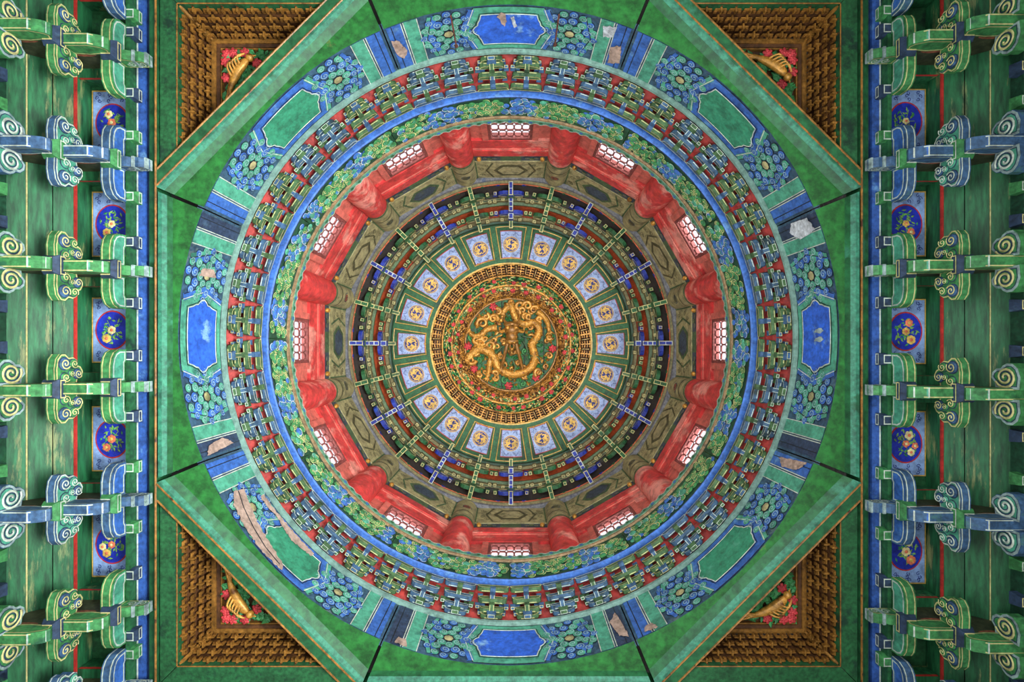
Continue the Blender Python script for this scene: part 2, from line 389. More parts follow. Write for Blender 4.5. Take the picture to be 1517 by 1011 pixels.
        for d in (16.3, 18.8, 19.2, 21.0):
            sb.stroke([(sg*rad(d), ZF0), (sg*rad(d), ZF1)], 0.009, fn, 0.010, 'white_line' if d != 21.0 else 'ink')
        fin(sb, 'end_stripe')
        sw = MB(); cc = (sg*rad(11.3), zc)      # whorl flower: gem, ring of scrolls
        sw.disc(cc, 0.062, fn, 0.006, 'ink', 10); sw.disc(cc, 0.05, fn, 0.010, 'tan', 8, dome=0.01)
        rng = random.Random(k8*7+sg)
        for i in range(7):
            a = 2*PI*i/7; swirl(sw, (cc[0]+0.105*math.cos(a), cc[1]+0.115*math.sin(a)), 0.05, fn, 'teal', 'white_line', 0.005, 1, a)
        for i in range(11):
            a = 2*PI*i/11+0.2; swirl(sw, (cc[0]+0.19*math.cos(a), cc[1]+0.21*math.sin(a)), 0.052, fn, 'blue' if (i % 3 or diag) else 'teal', 'white_line', 0.006, -1, a)
        for i in range(16):
            a = 2*PI*i/16+0.05; x, z = 0.26*math.cos(a), 0.31*math.sin(a)
            if abs(x)/0.30+abs(z)/0.42 > 1.22 or abs(z) > 0.315: continue
            swirl(sw, (cc[0]+x, cc[1]+z), 0.045, fn, 'teal' if i % 2 else 'blue', 'white_line', 0.006, 1, a)
        tag(fin(sw, 'scroll_cluster'), 'green and blue scrolls round a tan gem', kind='stuff')
    # losses of paint with a shape of their own
    def patch(pts, mat, name='peeled_patch', d=0.02):
        rj = random.Random(len(pts)*31+k8); P2 = []; base_p = [(rad(a), ZF0+b*h) for a, b in pts]
        for (x0, y0), (x1, y1) in zip(base_p, base_p[1:]+base_p[:1]):
            kk = max(3, int(math.hypot(x1-x0, y1-y0)/.022))
            for q_ in range(kk): P2.append((x0+(x1-x0)*q_/kk+rj.uniform(-.007, .007), min(ZF1-.004, max(ZF0+.004, y0+(y1-y0)*q_/kk+rj.uniform(-.014, .014)))))
        pm = MB(); pm.mono(P2, fn, d, mat, 0.05); return fin(pm, name)
    if k8 == 5:
        patch([(-1.0, .04), (3.5, .02), (8.5, .05), (13.5, .12), (15.5, .3), (15, .52), (12, .46), (7.5, .34), (3, .26), (-.6, .16)], 'peeled_wood')
        patch([(-3, .80), (2, .72), (7, .84), (12, .78), (12.5, .9), (4, .93), (-3, .9)], 'peeled_wood')
        cr = MB(); cr.stroke([(rad(a), ZF0+b*h) for a, b in [(0, .1), (4, .13), (8, .2), (12, .28), (15.2, .38)]], 0.012, fn, 0.022, 'ink'); fin(cr, 'crack')
    if k8 == 0:
        patch([(-2.2, .22), (-1.5, .13), (-.7, .15), (-.4, .3), (-.9, .42), (-1.6, .3)], 'peeled_wood')
        patch([(.3, .22), (.9, .2), (1.4, .42), (1.0, .48), (.6, .34)], 'plaster_white')
        patch([(-21.8, .25), (-20.5, .3), (-19.6, .6), (-20.6, .75), (-21.7, .6)], 'peeled_wood')
        patch([(16.9, .1), (19.4, .06), (19.0, .3), (17.5, .34)], 'plaster_white')
        patch([(19.3, .5), (21.2, .4), (21.9, .8), (19.8, .9)], 'peeled_wood')
    if k8 == 2:
        patch([(-21.6, .2), (-19, .1), (-18.4, .5), (-20, .7), (-21.8, .6)], 'plaster_white')
        for a in (-.9, .7): patch([(a-.6, .38), (a, .32), (a+.5, .4), (a+.2, .55), (a-.4, .52)], 'whiteish')
    if k8 in (3, 4, 6):
        patch([(-21.8, .1), (-20.2, .2), (-19.4, .6), (-21, .8)], 'peeled_wood')
        patch([(11, .3), (12.4, .35), (12.6, .6), (11.4, .7)] if k8 == 6 else [(18, .02), (20.5, .03), (20, .16), (18.6, .18)], 'peeled_wood')
for th, w in ((-10.3, 'left'), (8.9, 'right')):
    b0 = pol(3.20, th, 5.58); mb = MB(); mb.tube([pol(3.215, th, 5.07)-b0, pol(3.19, th, 5.3)-b0, pol(3.20, th, 5.57)-b0], .009, 'rust', 7); rt = empty('iron_rod', b0)
    tag(rt, f'thin rusty iron rod in front of the top frieze, {w} one of two', 'iron rod', 'rods on the top frieze'); mb.build('rod', rt)
    mb = MB(); mb.ball(pol(3.225, th, 5.585)-b0, (.022, .022, .022), 'rust', 8, 5); mb.build('eyelet', rt, True)
# pale rim above the frieze
m = MB(); m.lathe([(3.25, 5.745), (3.20, 5.745), (3.195, 5.775), (3.30, 5.775)], 0, 360, 96, 'grey_trim', closed=True)
tag(m.build('trim_1'), 'thin pale grey green rim above the painted frieze', kind='structure')

# ================================================================== LOWER BRACKET RING (48 sets) and its red boards
m = MB(); m.lathe([(3.26, 5.775), (3.26, 5.90), (3.17, 6.0), (3.10, 6.03), (3.06, 6.09), (2.99, 6.16)], 0, 360, 96, 'red_board')
tag(m.build('trim_2'), 'red boards behind the small brackets of the lower ring', kind='structure')
def bow(hw, h, cut):   # bracket-arm outline in (x, z): flat bottom, rounded lower corners
    c = cut
    return [(-hw, h), (-hw, c*0.9), (-hw+c*0.25, c*0.35), (-hw+c, 0), (hw-c, 0), (hw-c*0.25, c*0.35), (hw, c*0.9), (hw, h)]
def lower_set(arm, blk, line):
    root = empty('small_bracket_set')
    def yx(q): return lambda a, b, d: (a, -d, b)
    def part(mb, name): return mb.build(name, root)
    b = MB(); b.box(-.055, .055, -.075, .0, .0, .06, blk, 0.014); b.outline([(-.041, .014), (.041, .014), (.041, .061), (-.041, .061)], lambda a, c, d: (a, -c, -d), .002, .002, .007, line); part(b, 'base_block')
    fn = lambda a, b_, d: (a, -d, b_)
    for q0, q1, z, hw, h in ((-.01, .035, .035, .13, .055), (.05, .095, .06, .145, .06), (.125, .18, .12, .168, .065), (.212, .265, .215, .186, .07)):
        b = MB(); po = [(x, y+z) for x, y in bow(hw, h, .05)]; b.prism(po, fn, q0, q1, arm)
        b.outline(po, fn, q1+.002, .004, .012, line)
        x0, x1 = -hw+.055, hw-.055
        b.add([(x0, -q0-.008, z-.002), (x1, -q0-.008, z-.002), (x1, -q0-.016, z-.002), (x0, -q0-.016, z-.002)], [(0, 1, 2, 3)], line)
        part(b, 'cross_arm')
    for (z0, z1, q0, q1) in ((.055, .12, .05, .145), (.125, .2, .12, .225)):
        b = MB(); b.box(-.03, .03, -q1, -q0, z0, z1, arm if z0 < .1 else blk)
        for sx in (-.024, .018): b.add([(sx, -q1+.004, z0-.002), (sx+.006, -q1+.004, z0-.002), (sx+.006, -q0, z0-.002), (sx, -q0, z0-.002)], [(0, 1, 2, 3)], line)
        part(b, 'radial_arm')
    for x, q, z in ((-.11, .07, .115), (.11, .07, .115), (-.145, .155, .18), (.145, .155, .18), (-.165, .10, .075), (.165, .10, .075), (-.135, .02, .09), (.135, .02, .09)):
        b = MB(); b.box(x-.03, x+.03, -q-.032, -q+.02, z-.004, z+.045, blk, .008); b.outline([(x-.022, q-.012), (x+.022, q-.012), (x+.022, q+.024), (x-.022, q+.024)], lambda a, c, d: (a, -c, z-.004-d), .002, .001, .006, line); part(b, 'bearing_block')
    b = MB(); b.box(-.035, .035, -.27, -.205, .2, .235, blk, .006); part(b, 'head_block')
    return root
protoG = lower_set('olive_arm', 'blue_arm', 'cream_line'); protoB = lower_set('slate_arm', 'olive_arm', 'white_line')
# the two kinds alternate in pairs
usedG = usedB = False
for i in range(48):
    green = (((i+1)//2) % 2 == 0)
    if green: o = copy_tree(protoG) if usedG else protoG; usedG = True
    else: o = copy_tree(protoB) if usedB else protoB; usedB = True
    place(o, 3.2, 3.75+7.5*i, 5.78)
    if i < 24: w = f'{ORD[i]} clockwise from the top'
    else: w = f'{ORD[47-i]} anticlockwise from the top'
    tag(o, f'small {"olive green" if green else "slate blue"} bracket set under the blue ring, {w}', 'bracket set', 'small bracket sets of the lower ring')

# ================================================================== CLOUD RING BEAM
root = empty('cloud_ring_beam', (0, 0, 6.13)); tag(root, 'round beam with blue edge and painted green and blue curling clouds', 'ring beam')
def cloud_fn(th0):
    A, B = Vector((2.905, 6.145)), Vector((2.85, 6.53)); e = (B-A).normalized(); nn = Vector((-e.y, e.x))
    if nn.x > 0: nn = -nn
    def fn(s, v, d):
        p = A+e*v+nn*d; return pol(p.x, th0+math.degrees(s/2.88), p.y-6.13)
    return fn
m = MB(); m.lathe([(2.985, 0), (2.91, 0), (2.895, .012), (2.905, .03), (2.985, .08)], 0, 360, 96, 'blue', closed=True)
m.lathe([(2.982, -.002), (2.972, -.002)], 0, 360, 96, 'white_line'); m.build('blue_edge', root)
rng = random.Random(11)
for k in range(12):
    th0 = 30*k+15; m = MB()
    m.lathe([(2.905, .015), (2.85, .40), (2.95, .40), (2.98, .02)], th0-14.93, th0+14.93, 16, 'green_ring', closed=True)
    m.build('beam_segment', root)
    fn = cloud_fn(th0); m = MB(); half = math.radians(14.9)*2.88
    s = -half+.03
    m.mono([(-half, .002), (half, .002), (half, .03), (-half, .03)], fn, .003, 'blue_dark', .06)
    m.mono([(-half, .03), (half, .03), (half, .386), (-half, .386)], fn, .002, 'green_dark', .06)
    lay = 0
    while s < half-.01:
        base = 'blue' if math.sin(s*7.3+k*1.9)+rng.uniform(-.5, .5) > .45 else 'green_arm'
        for row in range(6):
            r = rng.uniform(.034, .056); v = .04+.064*row+rng.uniform(-.03, .03); c = (s+rng.uniform(-.03, .03)+(.03 if row % 2 else 0), v)
            if abs(c[0])+r*.8 > half or c[1]+r > .390 or c[1]-r < .004: continue
            lay = (lay+1) % 9; e = .003+.0016*lay; bb = base if rng.random() < .85 else rng.choice(('teal', 'blue', 'teal'))
            m.disc(c, r*1.1, fn, e, 'blue_dark' if bb == 'blue' else 'green_dark', 12)
            m.disc(c, r, fn, e+.001, bb, 12, dome=.008)
            a0 = rng.uniform(0, 6); hd = rng.choice((-1, 1))
            m.stroke([(c[0]+r*.92*math.cos(a0+hd*t*.33), c[1]+r*.92*math.sin(a0+hd*t*.33)) for t in range(9)], r*.16, fn, e+.006, 'cream_line' if bb == 'green_arm' else 'white_line')
            m.stroke(spiral(c, r*.58, rng.uniform(.6, 1.1), a0, 9, hand=hd), r*.15, fn, e+.010, 'cream_line' if bb == 'green_arm' and rng.random() < .6 else 'teal')
        s += rng.uniform(.048, .06)
    tag(m.build('cloud_scrolls', root), 'green and blue curling clouds with cream edges', kind='stuff')
m = MB(); m.lathe([(2.855, .40), (2.825, .402), (2.82, .43), (2.95, .43)], 0, 360, 96, 'brown_fillet', closed=True); m.build('brown_fillet', root)
for k in range(12):      # scalloped cresting
    m = MB(); th0 = 30*k; N = 90; vs = []; R0, R1 = 2.815, 2.845
    prof = []; N = 132
    for i in range(N+1):
        s = i/N*11; ff = s-math.floor(s); w = math.sin(PI*ff); u = .066+.022*(w**.5)+.022*(abs(math.sin(PI*min(1, max(0, (ff-.28)/.44))))**.5)
        prof.append((th0-15+30*i/N, u))
    for a, u in prof: vs += [pol(R0, a, .43), pol(R0, a, .43+u), pol(R1, a, .43+u), pol(R1, a, .43)]
    fs = []
    for i in range(N):
        for q in range(4): fs.append((4*i+q, 4*i+4+q, 4*i+4+(q+1) % 4, 4*i+(q+1) % 4))
    m.add(vs, fs, 'scallop')
    vs = []
    for a, u in prof: vs += [pol(R0-.002, a, .43+u-.011), pol(R0-.002, a, .43+u)]
    m.add(vs, [(2*i, 2*i+2, 2*i+3, 2*i+1) for i in range(N)], 'white_line')
    for i in range(11):
        cx = th0-15+30*(i+.5)/11
        m.add([pol(R0-.003, cx+.55*math.cos(q*PI/4), .43+.052+.022*math.sin(q*PI/4)) for q in range(8)], [tuple(range(8))], 'blue' if i % 2 else 'green')
    m.build('scalloped_cresting', root)

# ================================================================== DRUM: columns, windows, walls, lintels
AP = 3.02
wall = empty('wall_drum', (0, 0, 6.5)); tag(wall, 'red panelled wall of the drum between the columns', kind='structure')
def col_part(prof, a, mat, smooth=True, **kw):
    mb = MB(); c = pol(AP/math.cos(PI/12), a, 0); n = 28
    q = len(prof); vs = [(r*math.cos(2*PI*i/n), r*math.sin(2*PI*i/n), z) for i in range(n) for r, z in prof]
    mb.add(vs, [(i*q+j, ((i+1) % n)*q+j, ((i+1) % n)*q+j+1, i*q+j+1) for i in range(n) for j in range(q-1)], mat); return mb
for k in range(12):
    a = 15+30*k; c = pol(AP/math.cos(PI/12), a, 6.57)
    root = empty('drum_column', c); tag(root, f'round red drum column between {HOUR[k]} and {HOUR[(k+1)%12]} o\'clock', 'column', 'red columns of the drum')
    col_part([(.225, 0), (.222, .8), (.215, 1.68)], a, 'red').build('shaft', root, True)
    mb = col_part([(.217, 1.68), (.212, 1.72), (.212, 2.60)], a, 'tan')
    mb2 = col_part([(.214, 1.69), (.214, 1.76)], a, 'faded_green'); mb.add(mb2.v, mb2.f, 'faded_green')
    mb2 = col_part([(.2135, 1.98), (.2135, 2.02)], a, 'tan_dark'); mb.add(mb2.v, mb2.f, 'tan_dark')
    cap = mb.build('painted_capital', root, True)
    inn = -pol(1, a, 0); t = V(-inn.y, inn.x, 0)
    mb = MB()
    def cf(s, z, d): 
        w = s/.213; return inn*(math.cos(w)*(.213+d))+t*(math.sin(w)*(.213+d))+V(0, 0, z)
    mb.disc((0, 2.2), .07, cf, .004, 'orange_patch' if k % 3 == 0 else 'tan_dark', 10, dome=.004)
    mb.stroke(spiral((0, 2.2), .1, 1.2, k, 14), .014, cf, .006, 'faded_blue'); mb.build('capital_scroll', cap)
def facet_fn(th): 
    r = pol(1, th, 0); t = V(r.y*-1, r.x, 0)
    return lambda x, y, z: r*(AP+y)+t*x+V(0, 0, z)
def fbox(mb, fn, x0, x1, y0, y1, z0, z1, mat):
    mb.hexa([fn(x0, y0, z0), fn(x1, y0, z0), fn(x1, y1, z0), fn(x0, y1, z0), fn(x0, y0, z1), fn(x1, y0, z1), fn(x1, y1, z1), fn(x0, y1, z1)], mat)
HW = 0.315
for k in range(12):
    th = 30*k; g = facet_fn(th); base = pol(AP, th, 6.5)
    f0 = lambda x, y, z: g(x, y, z)-V(0, 0, 6.5)
    def wp(name, x0, x1, y0, y1, z0, z1, mat):
        mb = MB(); fbox(mb, f0, x0, x1, y0, y1, z0, z1, mat); return mb.build(name, wall)
    wp('top_rail', -.78, .78, -.02, .12, 8.06, 8.27, 'red')
    wp('lower_rail', -.78, .78, .015, .10, 7.76, 8.06, 'red')
    wp('bead', -.78, .78, -.005, .05, 8.035, 8.065, 'red_pale')
    for sg in (-1, 1):
        wp('jamb_panel', min(sg*.42, sg*.78), max(sg*.42, sg*.78), .06, .11, 6.5, 7.76, 'red_pale')
        wp('window_stile', min(sg*(HW+.012), sg*.42), max(sg*(HW+.012), sg*.42), .02, .13, 6.5, 7.76, 'red_pale')
    wp('sill_panel', -HW-.012, HW+.012, .06, .11, 6.5, 6.86, 'red_pale')
    # window
    w = empty(f'window_{k+1}', pol(AP+.07, th, 6.86)); tag(w, f'red lattice window with small rounded bright panes at {HOUR[k]} o\'clock', kind='structure')
    f1 = lambda x, y, z: g(x, y, z)-w.location
    for x0, x1, z0, z1 in ((-HW-.01, HW+.01, 7.70, 7.76), (-HW-.01, HW+.01, 6.86, 6.90), (-HW-.01, -HW+.03, 6.9, 7.70), (HW-.03, HW+.01, 6.9, 7.70)):
        mb = MB(); fbox(mb, f1, x0, x1, .03, .12, z0, z1, 'window_wood'); mb.build('window_frame', w)
    mb = MB(); nc, nr = 5, 4; x0, x1, z0, z1 = -HW+.03, HW-.03, 6.9, 7.70
    cw, chh = (x1-x0)/nc, (z1-z0)/nr
    for i in range(nc):
        for j in range(nr):
            cx, cz = x0+(i+.5)*cw, z0+(j+.5)*chh; ou = []; inn = []; n = 16
            for q in range(n):
                an = 2*PI*(q+.5)/n; ca_, sa = math.cos(an), math.sin(an); mxx = max(abs(ca_), abs(sa))
                ou.append((cx+ca_/mxx*cw/2, cz+sa/mxx*chh/2))
                pw = lambda c: math.copysign(abs(c)**.5, c)
                inn.append((cx+pw(ca_)*cw*.41, cz+pw(sa)*chh*.41))
            vs = [f1(a, .065, b) for a, b in ou]+[f1(a, .065, b) for a, b in inn]+[f1(a, .078, b) for a, b in inn]
            fs = [(q, (q+1) % n, n+(q+1) % n, n+q) for q in range(n)]+[(n+q, n+(q+1) % n, 2*n+(q+1) % n, 2*n+q) for q in range(n)]
            mb.add(vs, fs, 'window_wood')
    mb.build('lattice', w)
    mb = MB(); fbox(mb, f1, x0, x1, .098, .102, z0, z1, 'glass'); mb.build('pane', w)
    wl_ = area('window_daylight', pol(AP+.32, th, 7.45), pol(0, th, 7.6), .6, .7, 11 if k in (2, 3, 4) else 6, (1.0, 0.98, 0.97))
    # painted lintel above
    ln = empty('painted_lintel', pol(AP, th, 8.27)); dn = k % 2
    tag(ln, f'faded tan lintel with {"green" if dn else "plain"} lozenge painting above the {HOUR[k]} o\'clock window', 'lintel', 'painted lintels of the drum')
    f2 = lambda x, y, z: g(x, y, z)-ln.location
    mb = MB(); fbox(mb, f2, -.72, .72, -.005, .1, 8.27, 8.50, 'faded_blue')
    fp = lambda x, z, d: f2(x, -.005-d, z)
    mb.mono([(-.17, 8.29), (.17, 8.29), (.17, 8.48), (-.17, 8.48)], fp, .006, 'faded_green')
    for sg in (-1, 1):
        mb.mono([(sg*.60, 8.28), (sg*.70, 8.28), (sg*.70, 8.49), (sg*.60, 8.49)], fp, .006, 'faded_green')
        for j in range(3): swirl(mb, (sg*(.27+.075*j), 8.38+(.03 if j == 1 else -.02)), .045, fp, 'faded_green' if j % 2 else 'faded_blue', 'tan', .004)
    mb.build('lower_board', ln)
    for sg in (-1, 1):
        mb = MB(); mb.ball(f2(sg*.52, -.02, 8.39), (.042, .042, .06), 'gold', 10, 6); mb.build('gilded_boss', ln, True)
    mb = MB(); mb.hexa([f2(-.72, -.02, 8.50), f2(.72, -.02, 8.50), f2(.72, .1, 8.50), f2(-.72, .1, 8.50), f2(-.72, -.05, 9.22), f2(.72, -.05, 9.22), f2(.72, .1, 9.22), f2(-.72, .1, 9.22)], 'tan')
    mb.build('upper_beam', ln)
    fq = lambda x, z, d: f2(x, -.02-.03*(z-8.5)/.72-d, z)
    mb = MB()
    lz = [(-.30, 8.86), (-.16, 8.64), (.16, 8.64), (.30, 8.86), (.16, 9.08), (-.16, 9.08)]
    mb.mono(lz, fq, .004, 'faded_green' if dn else 'tan_dark'); mb.mono(inset(lz, .06), fq, .007, 'faded_blue' if dn else 'tan')
    mb.stroke(inset(lz, .05), .012, fq, .009, 'tan_dark', True)
    for sg in (-1, 1):
        mb.stroke([(sg*.30, 8.55), (sg*.42, 8.86), (sg*.30, 9.17)], .035, fq, .005, 'faded_green' if dn else 'tan_dark')
        mb.mono([(sg*.58, 8.52), (sg*.66, 8.52), (sg*.66, 9.2), (sg*.58, 9.2)], fq, .005, 'faded_green')
        for j in range(4): mb.stroke(spiral((sg*(.40+.09*(j % 2)), 8.66+.13*j), .055, 1.3, j, 12), .012, fq, .006, 'tan_dark')
    mb.build('lozenge_painting', ln)

# ================================================================== UPPER DOME RINGS (rails), 24 rib brackets
def ring(name, prof, mat, label, extra=None, n=120):
    mb = MB(); mb.lathe(prof, 0, 360, n, mat, closed=True)
    if extra: extra(mb)
    return tag(mb.build(name), label, kind='structure')
ring('trim_3', [(3.02, 9.2), (2.955, 9.2), (2.945, 9.215), (2.945, 9.26), (3.02, 9.26)], 'grey_blue', 'grey blue ring at the foot of the inner dome')
ring('trim_4', [(2.945, 9.26), (2.90, 9.262), (2.89, 9.33), (2.97, 9.33)], 'rail_tan', 'tan rail with an orange line above the grey blue ring', lambda mb: mb.lathe([(2.896, 9.285), (2.888, 9.325)], 0, 360, 120, 'peach'))
ring('trim_5', [(2.71, 9.52), (2.66, 9.52), (2.65, 9.60), (2.71, 9.60)], 'rail_tan', 'tan green rail below the orange red dome boards', lambda mb: (mb.lathe([(2.692, 9.517), (2.675, 9.517)], 0, 360, 120, 'green_dark'), mb.lathe([(2.65, 9.60), (2.60, 9.61), (2.60, 9.66), (2.66, 9.66)], 0, 360, 120, 'faded_green', closed=True)))
ring('trim_6', [(2.44, 9.86), (2.385, 9.86), (2.38, 9.93), (2.44, 9.93)], 'rail_tan', 'tan rail at the rim of the panelled ceiling ring', lambda mb: mb.lathe([(2.38, 9.93), (2.345, 9.94), (2.345, 10.06), (2.42, 10.06)], 0, 360, 120, 'green_dark', closed=True))
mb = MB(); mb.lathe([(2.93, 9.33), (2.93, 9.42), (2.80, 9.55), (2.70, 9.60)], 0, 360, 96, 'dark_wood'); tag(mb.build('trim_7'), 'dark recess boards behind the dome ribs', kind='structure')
mb = MB(); mb.lathe([(2.62, 9.66), (2.56, 9.86), (2.43, 9.95)], 0, 360, 96, 'red_dome'); tag(mb.build('trim_8'), 'orange red boards between the two rails of the dome', kind='structure')
for k in range(24):        # small board behind each tier shown as red
    pass
def upper_set(col, arm, line):
    root = empty('dome_rib_bracket')
    def outbox(name, x, q0, q1, z0, z1, mat, lm='cream_line', side=None):
        b = MB(); b.box(-x, x, -q1, -q0, z0, z1, mat)
        po = [(-x, q0), (x, q0), (x, q1), (-x, q1)]
        b.outline(po, lambda a, c, d: (a, -c, z0-d), .002, .001, .013, lm)
        return b
    b = outbox('', .04, .06, .31, .02, .12, col); b.outline([(-.04, .06), (.04, .06), (.04, .19), (-.04, .19)], lambda a, c, d: (a, -c, .02-d), .003, .001, .010, line); b.build('lower_rib', root)
    b = outbox('', .04, .28, .56, .17, .29, col)
    for j in range(3): b.outline([(-.04, .29+.09*j), (.04, .29+.09*j), (.04, .38+.09*j), (-.04, .38+.09*j)], lambda a, c, d: (a, -c, .17-d), .003, .001, .009, line)
    b.build('middle_rib', root)
    b = outbox('', .045, .55, .66, .31, .44, col, line); b.build('head_block', root)
    b = outbox('', .034, .63, .80, .46, .58, 'olive_arm'); b.build('upper_rib', root)
    b = MB(); b.box(-.07, .07, -.32, -.24, .10, .17, 'olive_arm', .015); b.build('bearing_block', root)
    b = MB(); b.box(-.13, .13, -.07, .01, .045, .10, arm); b.outline([(-.13, -.01), (.13, -.01), (.13, .07), (-.13, .07)], lambda a, c, d: (a, -c, .045-d), .002, .004, .016, line); b.build('foot_block', root)
    for q0, q1, z, hw, h in ((.20, .27, .10, .235, .12), (.49, .56, .33, .225, .13)):
        for sg in (-1, 1):
            b = MB(); po = [(sg*x, y+z) for x, y in [(.045, 0), (hw-.09, .005), (hw-.03, .035), (hw, .085), (hw, h), (.045, h)]]
            fn = lambda a, c, d: (a, -d, c)
            b.prism(po, fn, q0, q1, arm); b.outline(po, fn, q1+.002, .004, .016, line)
            pl = [(.05, .002), (hw-.1, .006)]
            b.add([(sg*.05, -q0, z-.002), (sg*(hw-.09), -q0, z-.0), (sg*(hw-.09), -q1, z-.0), (sg*.05, -q1, z-.002)], [(0, 1, 2, 3)], arm)
            b.build('cross_arm', root)
            b = MB(); po2 = [(sg*x, y+z+h-.005) for x, y in [(.05, 0), (hw-.08, .0), (hw-.03, .03), (hw-.01, .06), (.05, .06)]]
            b.prism(po2, fn, q0+.02, q1+.02, 'rail_tan'); b.build('upper_cross_arm', root)
            b = MB(); x = sg*(hw+.055); b.box(min(x-.04, x+.04), max(x-.04, x+.04), -q1-.01, -q0+.01, z+.07, z+.13, arm if sg > 0 else 'olive_arm', .012)
            b.outline([(x-.026, q0+.004), (x+.026, q0+.004), (x+.026, q1-.004), (x-.026, q1-.004)], lambda a, c, d: (a, -c, z+.07-d), .002, .0, .009, 'cream_line'); b.build('end_block', root)
    for x, q, z in ((-.24, .075, .085), (.24, .075, .085), (-.15, .31, .27), (.15, .31, .27), (.3, .34, .29), (-.3, .34, .29), (.17, .62, .53), (-.17, .62, .53)):
        b = MB(); b.box(x-.04, x+.04, -q-.035, -q+.035, z, z+.05, 'rail_tan' if q > .1 else arm, .01)
        b.outline([(x-.028, q-.024), (x+.028, q-.024), (x+.028, q+.024), (x-.028, q+.024)], lambda a, c, d: (a, -c, z-d), .002, .0, .008, 'cream_line'); b.build('rail_block', root)
    return root
uB = upper_set('blue_deep', 'blue_deep', 'white_line'); uG = upper_set('green', 'green', 'cream_line')
for i in range(24):
    src = (uB, uG)[i % 2]; o = src if i < 2 else copy_tree(src)
    place(o, 2.98, 15*i, 9.22)
    tag(o, f'{("deep blue", "green")[i%2]} dome rib bracket, {ORD[i] + " clockwise, counting the top one first" if i < 13 else ORD[23-i] + " anticlockwise from the top one"}', 'bracket set', 'rib brackets of the inner dome')

# ================================================================== PANELLED CEILING RING (20 phoenix panels)
ZC = 10.1
root = empty('ceiling_ring', (0, 0, ZC)); tag(root, 'flat green ceiling ring with gold lined openings round the gilded centre', kind='structure')
def cf0(a, r, d): return pol(r, a, -d)            # a in degrees
RO, RI = 2.33, 1.675
mb = MB(); mb.lathe([(2.42, 0), (RO, 0), (RO, .07), (2.42, .07)], 0, 360, 120, 'green', closed=True); mb.build('outer_rim', root)
mb = MB(); mb.lathe([(RI, 0), (1.585, 0), (1.575, .02), (1.585, .07), (RI, .07)], 0, 360, 120, 'green', closed=True); mb.build('inner_rim', root)
mb = MB(); mb.lathe([(1.605, -.003), (1.578, -.004), (1.57, .01)], 0, 360, 120, 'gold_line'); mb.build('gold_edge', root)
mb = MB(); mb.lathe([(2.4, .07), (1.6, .07)], 0, 360, 120, 'green'); mb.build('backing_board', root)
for k in range(20):
    a = 18*k+9; r = pol(1, a, 0); t = V(-r.y, r.x, 0); mb = MB(); hw = .048
    pts = lambda h, z: [r*RI+t*-h+V(0, 0, z), r*RI+t*h+V(0, 0, z), r*RO+t*h+V(0, 0, z), r*RO+t*-h+V(0, 0, z)]
    mb.hexa(pts(hw, -.001)+pts(hw, .07), 'green'); 
    mb.build('radial_bar', root)
